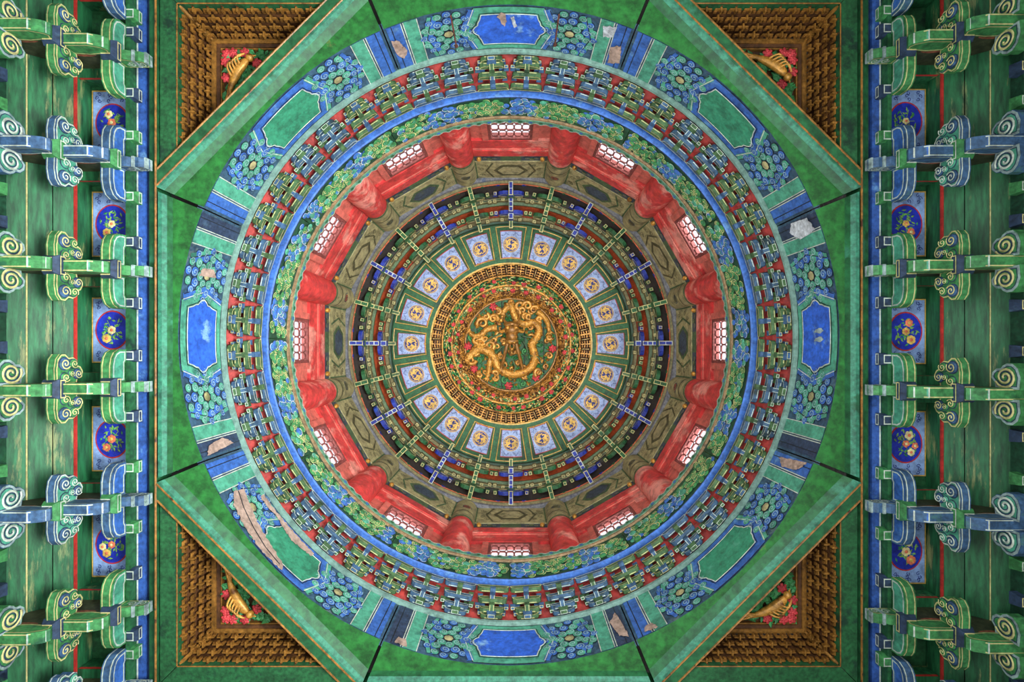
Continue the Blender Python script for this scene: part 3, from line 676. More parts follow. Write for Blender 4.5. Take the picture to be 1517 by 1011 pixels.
for k in range(20):
    a = 18*k; base = pol(1.97, a, ZC+.05); panel = empty('phoenix_panel', base)
    w = f'{ORD[k]} clockwise, counting the top one first' if k < 11 else f'{ORD[19-k]} anticlockwise from the top one'
    tag(panel, f'pale blue ceiling panel with gold phoenix roundel, {w}', 'ceiling panel', 'phoenix panels of the ceiling ring')
    r = pol(1, a, 0); t = V(-r.y, r.x, 0)
    def pf(s, rr, d): return pol(rr, a+math.degrees(s), ZC+.05-d)-base
    def sector(h0, h1, r0, r1, n=8): return [(-h0+2*h0*i/n, r0) for i in range(n+1)]+[(h1-2*h1*i/n, r1) for i in range(n+1)]
    A_ = math.radians
    mb = MB(); s = sector(A_(5.75), A_(5.45), 1.715, 2.235); mb.prism(s, pf, 0, .012, 'lilac_blue'); mb.build('board', panel)
    mb = MB()
    so = sector(A_(5.95), A_(5.6), 1.70, 2.25); n = len(so)
    mb.add([pf(x, y, .010) for x, y in so]+[pf(x, y, .014) for x, y in s], [(i, (i+1) % n, n+(i+1) % n, n+i) for i in range(n)], 'red_line'); mb.build('red_border', panel)
    # corner scroll marks
    mb = MB(); rng = random.Random(k)
    ff = lambda x, y, d: r*(1.97+y)+t*x+V(0, 0, ZC+.05-d)-base
    for sx in (-1, 1):
        for sy in (-1, 1):
            for j in range(6):
                c = (sx*(.055+.02*j if sy > 0 else .05+.016*j)*1.0, sy*(.235-.02*abs(j-2)))
                if abs(c[0]) > .165+(.03 if sy > 0 else -.01): continue
                mb.stroke(spiral(c, .018, 1.0, rng.uniform(0, 6), 8), .006, ff, .014, 'navy')
            for j in range(4): mb.stroke(spiral((sx*(.172+.012*sy), sy*.05*(j+.6)), .014, 1.0, rng.uniform(0, 6), 8), .005, ff, .014, 'navy')
    tag(mb.build('scroll_marks', panel), kind='stuff')
    # roundel with two phoenixes
    rd = MB(); rd.disc((0, 0), .158, ff, .016, 'gold_roundel', 28); rd.disc((0, 0), .148, ff, .018, 'navy', 28); rd.disc((0, 0), .139, ff, .020, 'gold_roundel', 28); rd.disc((0, 0), .130, ff, .022, 'navy', 28)
    ro = rd.build('roundel', panel)
    ph = MB(); rot = rng.uniform(-.4, .4)
    def RT(x, y, sgn): 
        c_, s_ = math.cos(rot), math.sin(rot); x, y = x*sgn, y*sgn; return (x*c_-y*s_, x*s_+y*c_)
    for sgn in (1, -1):
        st = lambda pts, wd: ph.stroke([RT(x, y, sgn) for x, y in pts], wd, ff, .025, 'gold_roundel', ridge=.006)
        st([(.02, -.015), (.05, .02), (.075, .055), (.05, .085)], .05); st([(.05, .085), (.02, .08), (.0, .06)], .025)
        st([(.06, .03), (.1, .01), (.108, -.04)], .034); st([(.06, .02), (.085, -.02), (.08, -.06), (.05, -.09)], .03); st([(.03, 0), (.05, -.04), (.04, -.08), (.0, -.1)], .022)
        st([(.08, .06), (.1, .065), (.11, .04)], .02)
    ph.build('phoenix_pair', ro)
    # gold lining of the opening (belongs to the frame)
    mb = MB(); h0, h1 = math.asin(.054/RI), math.asin(.054/RO); A9 = math.radians(9)
    so = sector(A9-h0, A9-h1, RI+.004, RO-.004); si = sector(A9-h0-.009, A9-h1-.007, RI+.022, RO-.020); n = len(so)
    lf = lambda s_, rr, d: pol(rr, a+math.degrees(s_), -d)
    mb.add([lf(x, y, .004) for x, y in so]+[lf(x, y, -.004) for x, y in si], [(i, (i+1) % n, n+(i+1) % n, n+i) for i in range(n)], 'gold_line')
    mb.build('gold_lining', root)

# ================================================================== GILDED CENTRE: lattice ring, flower rings, dragon medallion
crown = empty('gilded_crown', (0, 0, 10.1)); tag(crown, 'gilded stepped rings of tiny brackets and flowers round the dragon', 'gilded ring')
def cz(mb, name, smooth=False): 
    mb.v = [(x, y, z-10.1) for x, y, z in mb.v]; return mb.build(name, crown, smooth)
mb = MB(); mb.lathe([(1.60, 10.12), (1.62, 10.66), (1.45, 10.74)], 0, 360, 96, 'gold_shade'); cz(mb, 'backing')
proto = None
for k in range(48):
    if proto is None:
        mb = MB()
        mb.box(-.012, .012, -.02, .16, .0, .03, 'gold')
        for j, (q, z) in enumerate(((.0, .02), (.035, .13), (.07, .25), (.10, .37))):
            hw = .07; mb.box(-hw, hw, -q-.013, -q+.004, z, z+.028, 'gold', .003)
            mb.box(-.011, .011, -q-.034, -q+.03, z-.01, z+.04, 'gold')
            for x in (-.058, .058): mb.box(x-.014, x+.014, -q-.02, -q-.002, z+.028, z+.06, 'gold_dim', .003)
        mb.box(-.107, -.098, -.16, -.02, .0, .46, 'gold_line')
        proto = mb.build('tiny_bracket', crown); o = proto
    else: o = proto.copy(); COL.objects.link(o); o.parent = crown
    o.location = pol(1.57, 7.5*k, .03); o.rotation_euler = (0, 0, PI+math.radians(7.5*k))
for R, z, rr in ((1.435, 10.66, .022), (1.275, 10.98, .026)):
    mb = MB(); mb.lathe([(R+rr*math.cos(t*PI/4), z+rr*math.sin(t*PI/4)) for t in range(8)], 0, 360, 96, 'gold', closed=True); cz(mb, 'gold_ring', True)
mb = MB(); mb.lathe([(1.425, 10.68), (1.345, 10.84), (1.29, 10.98)], 0, 360, 96, 'green_dark'); cz(mb, 'flower_band')
mb = MB(); mb.lathe([(1.26, 10.99), (1.17, 11.06), (1.08, 11.19), (1.035, 11.34), (1.02, 11.36)], 0, 360, 96, 'gold_shade'); cz(mb, 'cove', True)
mb = MB(); mb.lathe([(1.05, 11.33), (1.015, 11.315), (1.0, 11.33), (1.0, 11.39)], 0, 360, 96, 'gold_dim'); cz(mb, 'inner_moulding', True)
rng = random.Random(5)
def leafshape(mb, c, u, w, nrm, L, Wd, mat, bulge=.01):
    c = Vector(c); mb.add([c-u*L/2, c+w*Wd/2, c+u*L/2, c-w*Wd/2, c+nrm*bulge], [(0, 1, 4), (1, 2, 4), (2, 3, 4), (3, 0, 4)], mat)
def on_prof(P, f):
    for (R0, z0), (R1, z1) in zip(P, P[1:]):
        if f <= 1: return R0+(R1-R0)*f, z0+(z1-z0)*f, Vector((R1-R0, z1-z0)).normalized()
        f -= 1
def scatter(P, n, mats, Lr, name, nf):
    mb = MB()
    for i in range(n):
        f = rng.uniform(.02, nf-.02); R, z, e = on_prof(P, f); th = rng.uniform(0, 360); r = pol(1, th, 0); t = V(-r.y, r.x, 0)
        e3 = r*e.x+V(0, 0, e.y); nr = -(t.cross(e3)); nr = nr if nr.z < 0 else -nr
        a = rng.uniform(0, PI); u = t*math.cos(a)+e3*math.sin(a); w = nr.cross(u); L = rng.uniform(*Lr)
        leafshape(mb, pol(R, th, z)+nr*.006, u, w, nr, L, L*.55, rng.choice(mats), .014)
    tag(cz(mb, name), kind='stuff')
PF = [(1.425, 10.68), (1.345, 10.84), (1.29, 10.98)]; PC = [(1.26, 10.99), (1.17, 11.06), (1.08, 11.19), (1.035, 11.34)]
scatter(PF, 1500, ['leaf', 'leaf', 'leaf', 'gold', 'gold', 'petal_cream', 'leaf_light'], (.05, .1), 'leaf_scrolls', 2)
scatter(PC[:2], 1000, ['leaf', 'gold', 'gold', 'gold_dim', 'leaf', 'petal_cream'], (.05, .09), 'leaf_scrolls', 1)
scatter(PC[1:], 1700, ['gold', 'gold_dim', 'gold', 'gold_dim'], (.045, .09), 'gilded_scrolls', 2)
def rose_mesh(r=.05, mat='rose'):
    mb = MB(); mb.ball((0, 0, 0), (r*.55, r*.55, r*.5), mat, 8, 5)
    for ringi, (n, rr, pr) in enumerate(((5, .45, .42), (6, .78, .40))):
        for i in range(n):
            a = 2*PI*i/n+ringi*.4; c = V(rr*r*math.cos(a), rr*r*math.sin(a), r*(.12*ringi-.25)); mb.ball(c, (pr*r, pr*r, pr*r*.5), mat, 7, 4)
    return mb.mesh('rose', True)
RM = rose_mesh(.052)
def rose(parent, loc, s=1.0, name='rose'):
    o = bpy.data.objects.new(name, RM); COL.objects.link(o); o.parent = parent; o.location = loc; o.scale = (s, s, s); o.rotation_euler = (0, 0, rng.uniform(0, 6)); return o
for k in range(26):
    R, z, e = on_prof(PF, rng.uniform(.5, 1.5)); rose(crown, pol(R-.02, 360*k/26+rng.uniform(-3, 3), z-10.12), rng.uniform(.8, 1.1))
for k in range(22):
    R, z, e = on_prof(PC, rng.uniform(.3, 1.0)); rose(crown, pol(R-.02, 360*k/22+rng.uniform(-4, 4), z-10.12), rng.uniform(.7, 1.0))

ZM = 11.40; med = empty('dragon_medallion', (0, 0, ZM)); tag(med, 'round medallion with a carved gilded dragon coiled among leaves and roses', 'medallion')
cuts = [-1.02, -.76, -.21, .29, .72, 1.02]; RM_ = 1.02
for a, b in zip(cuts, cuts[1:]):
    a2, b2 = a+(.011 if a > -1 else 0.001), b-(.011 if b < 1 else 0.001); n = 10; poly = []
    for i in range(n+1):
        x = a2+(b2-a2)*i/n; poly.append((x, -math.sqrt(max(0, RM_**2-x*x))))
    for i in range(n+1):
        x = b2-(b2-a2)*i/n; poly.append((x, math.sqrt(max(0, RM_**2-x*x))))
    mb = MB(); mb.prism(poly, lambda x, y, d: (x, y, -d), 0, .04, 'green'); mb.build('plank', med)
mb = MB(); mb.lathe([(1.05, .045), (.0, .045)], 0, 360, 40, 'dark_wood'); mb.build('backing', med)
def mp(x, y, h=0.0): return V((660+x/5.615-757.5)*ZM/F, (420+y/5.615-511.2)*ZM/F, -.04-h)
mb = MB()      # leaves and cloud scrolls on the ground
for i in range(900):
    rr = math.sqrt(rng.random())*.97; th = rng.uniform(0, 2*PI); a = rng.uniform(0, PI)
    if any(abs(rr*math.cos(th)-c_) < .025 for c_ in cuts[1:-1]): continue
    u = V(math.cos(a), math.sin(a), rng.uniform(-.4, .4)).normalized(); w = V(-math.sin(a), math.cos(a), 0); L = rng.uniform(.06, .13)
    leafshape(mb, V(rr*math.cos(th), rr*math.sin(th), -.05-rng.uniform(0, .03)), u, w, V(0, 0, -1), L, L*.5, rng.choice(['leaf', 'leaf', 'green_arm', 'green_arm', 'gold', 'gold_dim']), .025)
tag(mb.build('leaves', med), 'small green carved leaves', kind='stuff')
def dragon_tube(name, pts, r0, r1, h, mat='gold_scales', sides=10, rib=True):
    P = catmull([mp(x, y, hh) for (x, y), hh in zip(pts, h if isinstance(h, list) else [h]*len(pts))], 7); n = len(P)
    rad = [r0+(r1-r0)*i/(n-1) for i in range(n)]
    if rib: rad = [q*(1.10 if i % 2 else .94) for i, q in enumerate(rad)]
    mb = MB(); mb.tube(P, rad, mat, sides); return mb.build(name, med, True)
dragon_tube('dragon_body', [(505, 215), (545, 190), (570, 260), (605, 325), (660, 345), (735, 330), (775, 390), (750, 470), (715, 505), (735, 580), (735, 650), (690, 715), (600, 752), (510, 745), (440, 690), (395, 600), (340, 560), (280, 545), (225, 590)], .075, .10, [.06, .08, .1, .12, .12, .1, .1, .1, .1, .1, .1, .1, .1, .1, .1, .1, .1, .08, .06])
_P = catmull([mp(x, y, .1) for x, y in [(570, 260), (605, 325), (660, 345), (735, 330), (775, 390), (750, 470), (715, 505), (735, 580), (735, 650), (690, 715), (600, 752), (510, 745), (440, 690), (395, 600)]], 5)
mb = MB()
for i in range(1, len(_P)-1):
    tt = (_P[i+1]-_P[i-1]).normalized(); sd = V(-tt.y, tt.x, 0); c = _P[i]+sd*.055+V(0, 0, -.05)
    mb.add([c-tt*.02, c+tt*.02, c+sd*.02+V(0, 0, -.02), c+sd*.045+tt*.012+V(0, 0, -.05), c+V(0, 0, -.03)], [(0, 1, 2), (0, 2, 3), (1, 2, 3), (0, 3, 4), (1, 3, 4), (0, 1, 4)], 'gold')
tag(mb.build('back_ridge', med), kind='stuff')
dragon_tube('dragon_tail', [(505, 215), (480, 250), (470, 310), (420, 300), (385, 270)], .07, .03, .07)
for pts in ([(430, 370), (350, 385), (300, 430), (240, 440), (205, 410)], [(390, 590), (370, 660), (362, 740), (350, 780)], [(760, 240), (810, 275), (845, 330), (860, 400)], [(350, 560), (290, 510), (230, 560), (190, 630)]):
    leg = dragon_tube('dragon_leg', pts, .075, .045, .08)
    x, y = pts[-1]; dx, dy = x-pts[-2][0], y-pts[-2][1]; l = math.hypot(dx, dy)
    for a in (-.9, -.3, .3, .9):
        c_, s_ = math.cos(a), math.sin(a); ux, uy = (dx*c_-dy*s_)/l, (dx*s_+dy*c_)/l
        P = catmull([mp(x, y, .09), mp(x+ux*25, y+uy*25, .13), mp(x+ux*50, y+uy*50, .07)], 4)
        mb = MB(); mb.tube(P, [.032*(1-.8*i/(len(P)-1)) for i in range(len(P))], 'gold', 6); cl = mb.build('claw', leg, True)
def curl(c, r, turns, a0, hand, mat='gold', w=.05, name='cloud_curl', h=.09):
    P = [mp(x, y, h) for x, y in spiral(c, r, turns, a0, 22, .2, hand)]; mb = MB(); mb.tube(P, [w*(1-.55*i/22) for i in range(23)], mat, 7); return mb.build(name, med, True)
for c, r, tn, a0, hd in (((310, 335), 48, 1.3, 2.5, 1), ((400, 300), 42, 1.1, .5, -1), ((680, 190), 38, 1.3, 3, 1), ((735, 225), 36, 1.2, 0, -1), ((620, 190), 40, 1.1, 1.5, 1), ((300, 500), 38, 1.2, 4, 1), ((370, 520), 40, 1.3, 1, -1),
                         ((400, 480), 30, 1.2, 3, 1), ((220, 640), 36, 1.2, 0, 1), ((770, 740), 34, 1.2, 2, 1), ((540, 165), 30, 1.2, 3, -1), ((690, 280), 28, 1.1, 1, 1), ((255, 570), 34, 1.2, 3, -1), ((450, 430), 30, 1.1, 2, 1), ((590, 240), 34, 1.2, 1, -1), ((640, 230), 30, 1.2, 2, 1), ((560, 560), 26, 1.2, 0, 1), ((260, 470), 30, 1.2, 1, 1), ((200, 600), 28, 1.2, 2, -1), ((330, 460), 30, 1.1, 4, -1), ((440, 240), 28, 1.2, 4, 1), ((340, 280), 26, 1.2, 5, 1), ((650, 700), 24, 1.2, 1, 1), ((780, 300), 26, 1.2, 1, 1), ((420, 750), 26, 1.2, 3, 1), ((290, 760), 26, 1.2, 5, -1), ((860, 450), 22, 1.2, 0, 1), ((480, 480), 26, 1.2, 2, -1)):
    curl(c, r, tn, a0, hd)
placed = []
for i in range(400):
    x, y = rng.uniform(190, 890), rng.uniform(150, 860)
    if math.hypot(x-548, y-512) > 340 or (460 < x < 650 and 330 < y < 560): continue
    if any(math.hypot(x-a_, y-b_) < 62 for a_, b_ in placed): continue
    placed.append((x, y)); curl((x, y), rng.uniform(20, 30), rng.uniform(1.0, 1.5), rng.uniform(0, 6), rng.choice((-1, 1)), rng.choice(('gold', 'gold', 'gold', 'green_arm')), .034, h=.05)
for pts in ([(640, 440), (720, 460), (800, 500), (850, 520)], [(640, 480), (680, 560), (660, 600), (690, 640)], [(700, 600), (770, 620), (790, 680)], [(470, 420), (400, 450), (330, 500)], [(480, 520), (430, 570), (380, 620)], [(560, 640), (580, 700), (560, 760)]):
    dragon_tube('vine_tendril', pts, .022, .014, .16, 'olive_arm', 6, False)
for x, y in ((400, 200), (190, 525), (888, 545), (240, 712), (750, 782), (525, 850)): rose(med, mp(x, y, .06), 1.55)
# head hanging over the centre
hd = MB(); hc = mp(552, 400, .30)
hd.ball(hc+V(0, -.02, .02), (.17, .15, .16), 'gold_dim', 14, 9); hd.ball(hc+V(0, .12, -.04), (.13, .13, .10), 'gold_dim', 12, 8)
hd.ball(hc+V(0, .23, -.05), (.15, .07, .07), 'gold_dim', 12, 7); hd.ball(hc+V(0, -.14, -.03), (.19, .06, .07), 'gold_dim', 12, 7)
head = hd.build('dragon_head', med, True)
for sg in (-1, 1):
    b = MB(); b.ball(hc+V(sg*.09, -.06, -.13), (.045, .045, .04), 'gold', 10, 6); b.build('eye', head, True)
    b = MB(); b.ball(hc+V(sg*.085, -.115, -.13), (.075, .03, .04), 'gold_dim', 10, 6); b.build('brow', head, True)
    b = MB(); b.ball(hc+V(sg*.05, .26, -.10), (.035, .03, .03), 'gold', 8, 5); b.build('nostril', head, True)
    b = MB(); P = catmull([hc+V(sg*.1, -.14, .0), hc+V(sg*.17, -.24, .03), hc+V(sg*.16, -.36, .06)], 5); b.tube(P, [.04*(1-.7*i/(len(P)-1)) for i in range(len(P))], 'gold_dim', 7); b.build('horn', head, True)
    b = MB(); P = catmull([hc+V(sg*.13, -.02, .0), hc+V(sg*.24, .02, .03), hc+V(sg*.27, -.08, .05)], 5); b.tube(P, [.05*(1-.7*i/(len(P)-1)) for i in range(len(P))], 'gold', 7); b.build('ear', head, True)
    b = MB(); P = catmull([hc+V(sg*.08, .22, .0), hc+V(sg*.13, .42, -.02), mp(552+sg*88, 710, .2)], 6); n = len(P); b.tube(P, [.05*(1-.35*i/(n-1))*(1.12 if i % 3 == 0 else .95) for i in range(n)], 'gold_dim', 8); b.build('whisker', head, True)
    b = MB(); P = catmull([hc+V(sg*.03, .26, .0), hc+V(sg*.04, .36, .0), hc+V(sg*.02, .5, .06)], 5); b.tube(P, [.03*(1-.7*i/(len(P)-1)) for i in range(len(P))], 'gold_dim', 7); b.build('beard', head, True)

# ================================================================== SQUARE FRAME and CORNER COFFERS
for k4, nm in enumerate(('top', 'right', 'bottom', 'left')):
    th = 90*k4; r = pol(1, th, 0); t = V(-r.y, r.x, 0); loc = r*3.46+V(0, 0, 5.0)
    root = empty('square_frame_beam', loc); tag(root, f'{nm} green beam of the square frame with gold bead', 'ceiling beam', 'four beams of the square frame')
    sp = lambda a, b, z: r*a+t*b+V(0, 0, z)-loc
    mb = MB(); mb.hexa([sp(3.425, -3.425, 4.97), sp(3.425, 3.425, 4.97), sp(3.51, 3.51, 5.0), sp(3.51, -3.51, 5.0), sp(3.425, -3.425, 5.2), sp(3.425, 3.425, 5.2), sp(3.51, 3.51, 5.2), sp(3.51, -3.51, 5.2)], 'green_beam'); mb.build('beam_body', root)
    mb = MB(); mb.tube([sp(3.418, -3.41, 4.957), sp(3.418, 3.41, 4.957)], .010, 'gold_bead', 6); mb.build('gold_bead', root)
    mb = MB(); mb.hexa([sp(3.512, -3.51, 5.03), sp(3.512, 3.51, 5.03), sp(3.565, 3.565, 5.06), sp(3.565, -3.565, 5.06), sp(3.512, -3.51, 5.2), sp(3.512, 3.51, 5.2), sp(3.565, 3.565, 5.2), sp(3.565, -3.565, 5.2)], 'blue_dark'); mb.build('dark_blue_strip', root)  # dark blue strip between the square frame and the tie beam
tinyM = None
def tiny_mesh():
    mb = MB()
    for j, (q, z) in enumerate(((.01, .03), (.045, .11), (.08, .19), (.11, .27))):
        hw = .072; mb.box(-hw, hw, -q-.014, -q+.004, z, z+.024, 'gold_dim', .003)
        mb.box(-.011, .011, -q-.04, -q+.02, z-.012, z+.03, 'gold_dim')
        for x in (-.06, .06): mb.box(x-.02, x+.02, -q-.022, -q-.002, z+.024, z+.05, 'gold_dark', .003)
    mb.box(-.009, .009, -.005, .02, .0, .34, 'gold_shade')
    return mb.mesh('tiny_bracket')
TM = tiny_mesh()
CORN = [('upper right', 1, -1), ('lower right', 1, 1), ('lower left', -1, 1), ('upper left', -1, -1)]
HA = 3.548*math.sqrt(2)     # a+b along the diagonal edge
for ci, (nm, sx, sy) in enumerate(CORN):
    base = V(sx*3.1, sy*3.1, 5.0); root = empty('corner_coffer', base)
    tag(root, f'{nm} triangular gilded coffer with golden bird among roses', 'coffer', 'gilded corner coffers')
    S = lambda a, b, z: V(sx*a, sy*b, z)-base
    for sw in (0, 1):
        Q = (lambda a, b, z: S(a, b, z)) if sw == 0 else (lambda a, b, z: S(b, a, z))
        mb = MB(); i0, i1 = 3.235, 3.405; e0, e1 = HA-i0+.01, HA-i1+.01   # leg strip
        mb.hexa([Q(i0, e0, 5.0), Q(i0, i0-.004, 5.0), Q(i1, i1-.004, 5.0), Q(i1, e1, 5.0), Q(i0, e0, 5.15), Q(i0, i0-.004, 5.15), Q(i1, i1-.004, 5.15), Q(i1, e1, 5.15)], 'green'); mb.build('frame_strip', root)
        mb = MB(); mb.tube([Q(i0+.004, e0, 4.998), Q(i0+.004, i0, 4.998)], .006, 'gold_bead', 6); mb.build('gold_bead', root)
        mb = MB(); e = HA-3.25-.15
        mb.add([Q(3.245, e, 5.05), Q(3.245, 3.245, 5.05), Q(3.16, 3.16, 5.42), Q(3.16, e, 5.42)], [(0, 1, 2, 3)], 'gold_shade'); mb.build('coffer_wall', root)
        mb = MB(); mb.tube([Q(3.24, 3.24, 5.03), Q(3.10, 3.10, 5.40)], .02, 'gold_dim', 6)
        if sw == 0: mb.build('corner_rib', root)
        nb = 12
        for i in range(nb):
            b = 3.11-.145*i
            if b < HA-3.25-.1: break
            o = bpy.data.objects.new('tiny_bracket', TM); COL.objects.link(o); o.parent = root
            o.location = Q(3.235, b, 5.02); o.scale = (.8, 1, 1)
            # local y outward -> along +a ; inward = -y
            out = V(sx, 0, 0) if sw == 0 else V(0, sy, 0)
            o.rotation_euler = (0, 0, math.atan2(out.y, out.x)-PI/2)
        for (a0, a1, z0, z1, mt) in ((3.07, 3.115, 5.36, 5.40, 'gold_dim'), (3.035, 3.07, 5.375, 5.42, 'gold_shade'), (3.02, 3.036, 5.39, 5.43, 'gold_dim')):
            mb = MB(); e = HA-3.1-.25
            mb.hexa([Q(a0, e, z0), Q(a0, a0, z0), Q(a1, a1, z0), Q(a1, e, z0), Q(a0, e, z1), Q(a0, a0, z1), Q(a1, a1, z1), Q(a1, e, z1)], mt); mb.build('gilded_moulding', root)
    mb = MB(); mb.prism([(3.04, 3.04), (HA-3.04-.3, 3.04), (3.04, HA-3.04-.3)], lambda a, b, d: S(a, b, 5.45-d), 0, .02, 'gold_shade'); mb.build('panel', root)
    # relief: bird parallel to the long side
    rg = random.Random(ci+3); flip = (ci in (0, 1))
    PX = lambda u, v, h=0.0: S(*((2.995-u*.84, 2.995-v*.84) if not flip else (2.995-v*.84, 2.995-u*.84)), 5.42-h)   # u,v: distances from the two legs
    mb = MB()
    for i in range(260):
        u, v = rg.uniform(0, .75), rg.uniform(0, .75)
        if u+v > .78: continue
        a = rg.uniform(0, PI); L = rg.uniform(.07, .12)
        leafshape(mb, PX(u, v, .02+rg.uniform(0, .03)), V(math.cos(a), math.sin(a), rg.uniform(-.4, .4)), V(-math.sin(a), math.cos(a), 0), V(0, 0, -1), L, L*.6, rg.choice(('leaf', 'green_arm', 'leaf')), .02)
    tag(mb.build('leaves', root), 'carved green leaves', kind='stuff')
    for u, v in ((.04, .04), (.12, .03), (.03, .14), (.27, .03), (.04, .34), (.42, .16)):
        rose(root, PX(u, v, .05), .95)
    bd = MB(); P = catmull([PX(.06, .58, .06), PX(.12, .42, .07), PX(.20, .28, .09), PX(.28, .18, .09), PX(.34, .13, .09)], 5)
    n = len(P); prof = [.012+.042*math.sin(PI*min(1, (i/(n-1))**1.2))**.9 for i in range(n)]
    bd.tube(P, prof, 'gold', 10, .8); bird = bd.build('bird_body', root, True)
    b = MB(); b.ball(PX(.36, .12, .10), (.042, .042, .04), 'gold', 10, 6); b.tube([PX(.385, .105, .10), PX(.43, .085, .09)], [.018, .003], 'gold', 6); b.build('bird_head', root, True)
    for j in range(5):
        b = MB(); P = catmull([PX(.14+.03*j, .36-.03*j, .11), PX(.11+.03*j, .26-.03*j, .15), PX(.16+.04*j, .17-.02*j, .13)], 4); b.tube(P, [.014*(1-.5*i/(len(P)-1)) for i in range(len(P))], 'gold', 6); b.build('wing_feather', root, True)
    for j in range(3):
        b = MB(); P = catmull([PX(.10, .48, .07), PX(.05+.03*j, .62, .07), PX(.0+.05*j, .74, .04)], 4); b.tube(P, [.016*(1-.5*i/(len(P)-1)) for i in range(len(P))], 'gold', 6); b.build('tail_feather', root, True)

# ================================================================== OUTER SIDES: blue tie beam, eaves planks, flower panels, large bracket sets
OX, OZ = 4.4, 4.3
LY = [97-116, 97, 249, 405, 572, 736, 894, 894+116]; RY = [92-116, 92, 249, 404, 577, 746, 905, 905+116]
def wy(py): return (py-496.5)*5/F
sets = {'left': [wy(y) for y in LY], 'right': [wy(y) for y in RY]}
def sidefn(nm):
    th = {'right': 90, 'left': 270, 'top': 0, 'bottom': 180}[nm]; r = pol(1, th, 0); t = V(-r.y, r.x, 0)
    return r, t
for nm in ('left', 'right', 'top', 'bottom'):
    r, t = sidefn(nm); loc = r*3.64+V(0, 0, 5.08)
    root = empty('blue_tie_beam', loc); tag(root, f'long blue tie beam on the {nm} resting on the bracket heads', 'tie beam', 'blue tie beams outside the square')
    sp = lambda a, b, z, o=loc: r*a+t*b+V(0, 0, z)-o
    def bx(name, a0, a1, z0, z1, mat, parent, o, hl=None):
        mb = MB(); e0 = hl or a0; e1 = hl or a1; p = lambda a, e, z: r*a+t*e+V(0, 0, z)-o
        mb.hexa([p(a0, -e0, z0), p(a0, e0, z0), p(a1, e1, z0), p(a1, -e1, z0), p(a0, -e0, z1), p(a0, e0, z1), p(a1, e1, z1), p(a1, -e1, z1)], mat); return mb.build(name, parent)
    bx('beam_body', 3.57, 3.658, 5.03, 5.24, 'blue_beam', root, loc)
    bx('white_edge_line', 3.640, 3.652, 5.026, 5.032, 'white_line', root, loc)
    bx('green_board', 3.66, 3.70, 4.945, 5.24, 'green', root, loc)
    # eaves: sloped planks
    wl = empty(f'wall_{nm}', r*4.4+V(0, 0, 4.5)); tag(wl, f'green sloping plank boards behind the {nm} brackets', kind='structure'); o = wl.location
    E = Vector((4.20, 4.97)); D = Vector((.48, -.40)); cutsl = [0, .27, .55, .8, 1.1, 1.5]
    for a, b in zip(cutsl, cutsl[1:]):
        p0, p1 = E+D*(a+.006), E+D*(b-.006); mb = MB(); nn = Vector((.05, .06)); p = lambda q, s: r*q.x+t*s+V(0, 0, q.y)-o
        l0, l1 = p0.x, p1.x
        mb.hexa([p(p0, -l0), p(p0, l0), p(p1, l1), p(p1, -l1), p(p0+nn, -l0), p(p0+nn, l0), p(p1+nn, l1), p(p1+nn, -l1)], 'green_plank'); mb.build('plank', wl)
        if a in (.55,):
            mb = MB(); mb.tube([p(p0-nn*.1, -l0), p(p0-nn*.1, l0)], .006, 'cream_line', 5); mb.build('joint_line', wl)
    p0, p1 = E+Vector((.055, .065)), E+D*1.5+Vector((.055, .065)); mb = MB(); mb.add([p(p0, -p0.x), p(p0, p0.x), p(p1, p1.x), p(p1, -p1.x)], [(0, 1, 2, 3)], 'dark_wood'); mb.build('plank_backing', wl)
    bx('unseen_shade_wall', 4.86, 4.95, -0.7, 4.5, 'web_wood', wl, o)  # unseen wall, carried low to darken the outer brackets
    bx('red_line', 4.185, 4.208, 4.952, 4.968, 'red_line', wl, o)
    bx('recess_board', 4.20, 4.25, 4.968, 5.2, 'green_plank', wl, o)
    bx('soffit_board', 3.70, 4.21, 5.16, 5.2, 'green', wl, o)
    bx('outer_tie', 4.47, 4.56, 4.44, 4.56, 'green_dark', wl, o)
    bx('tie_line', 4.478, 4.486, 4.437, 4.441, 'cream_line', wl, o)

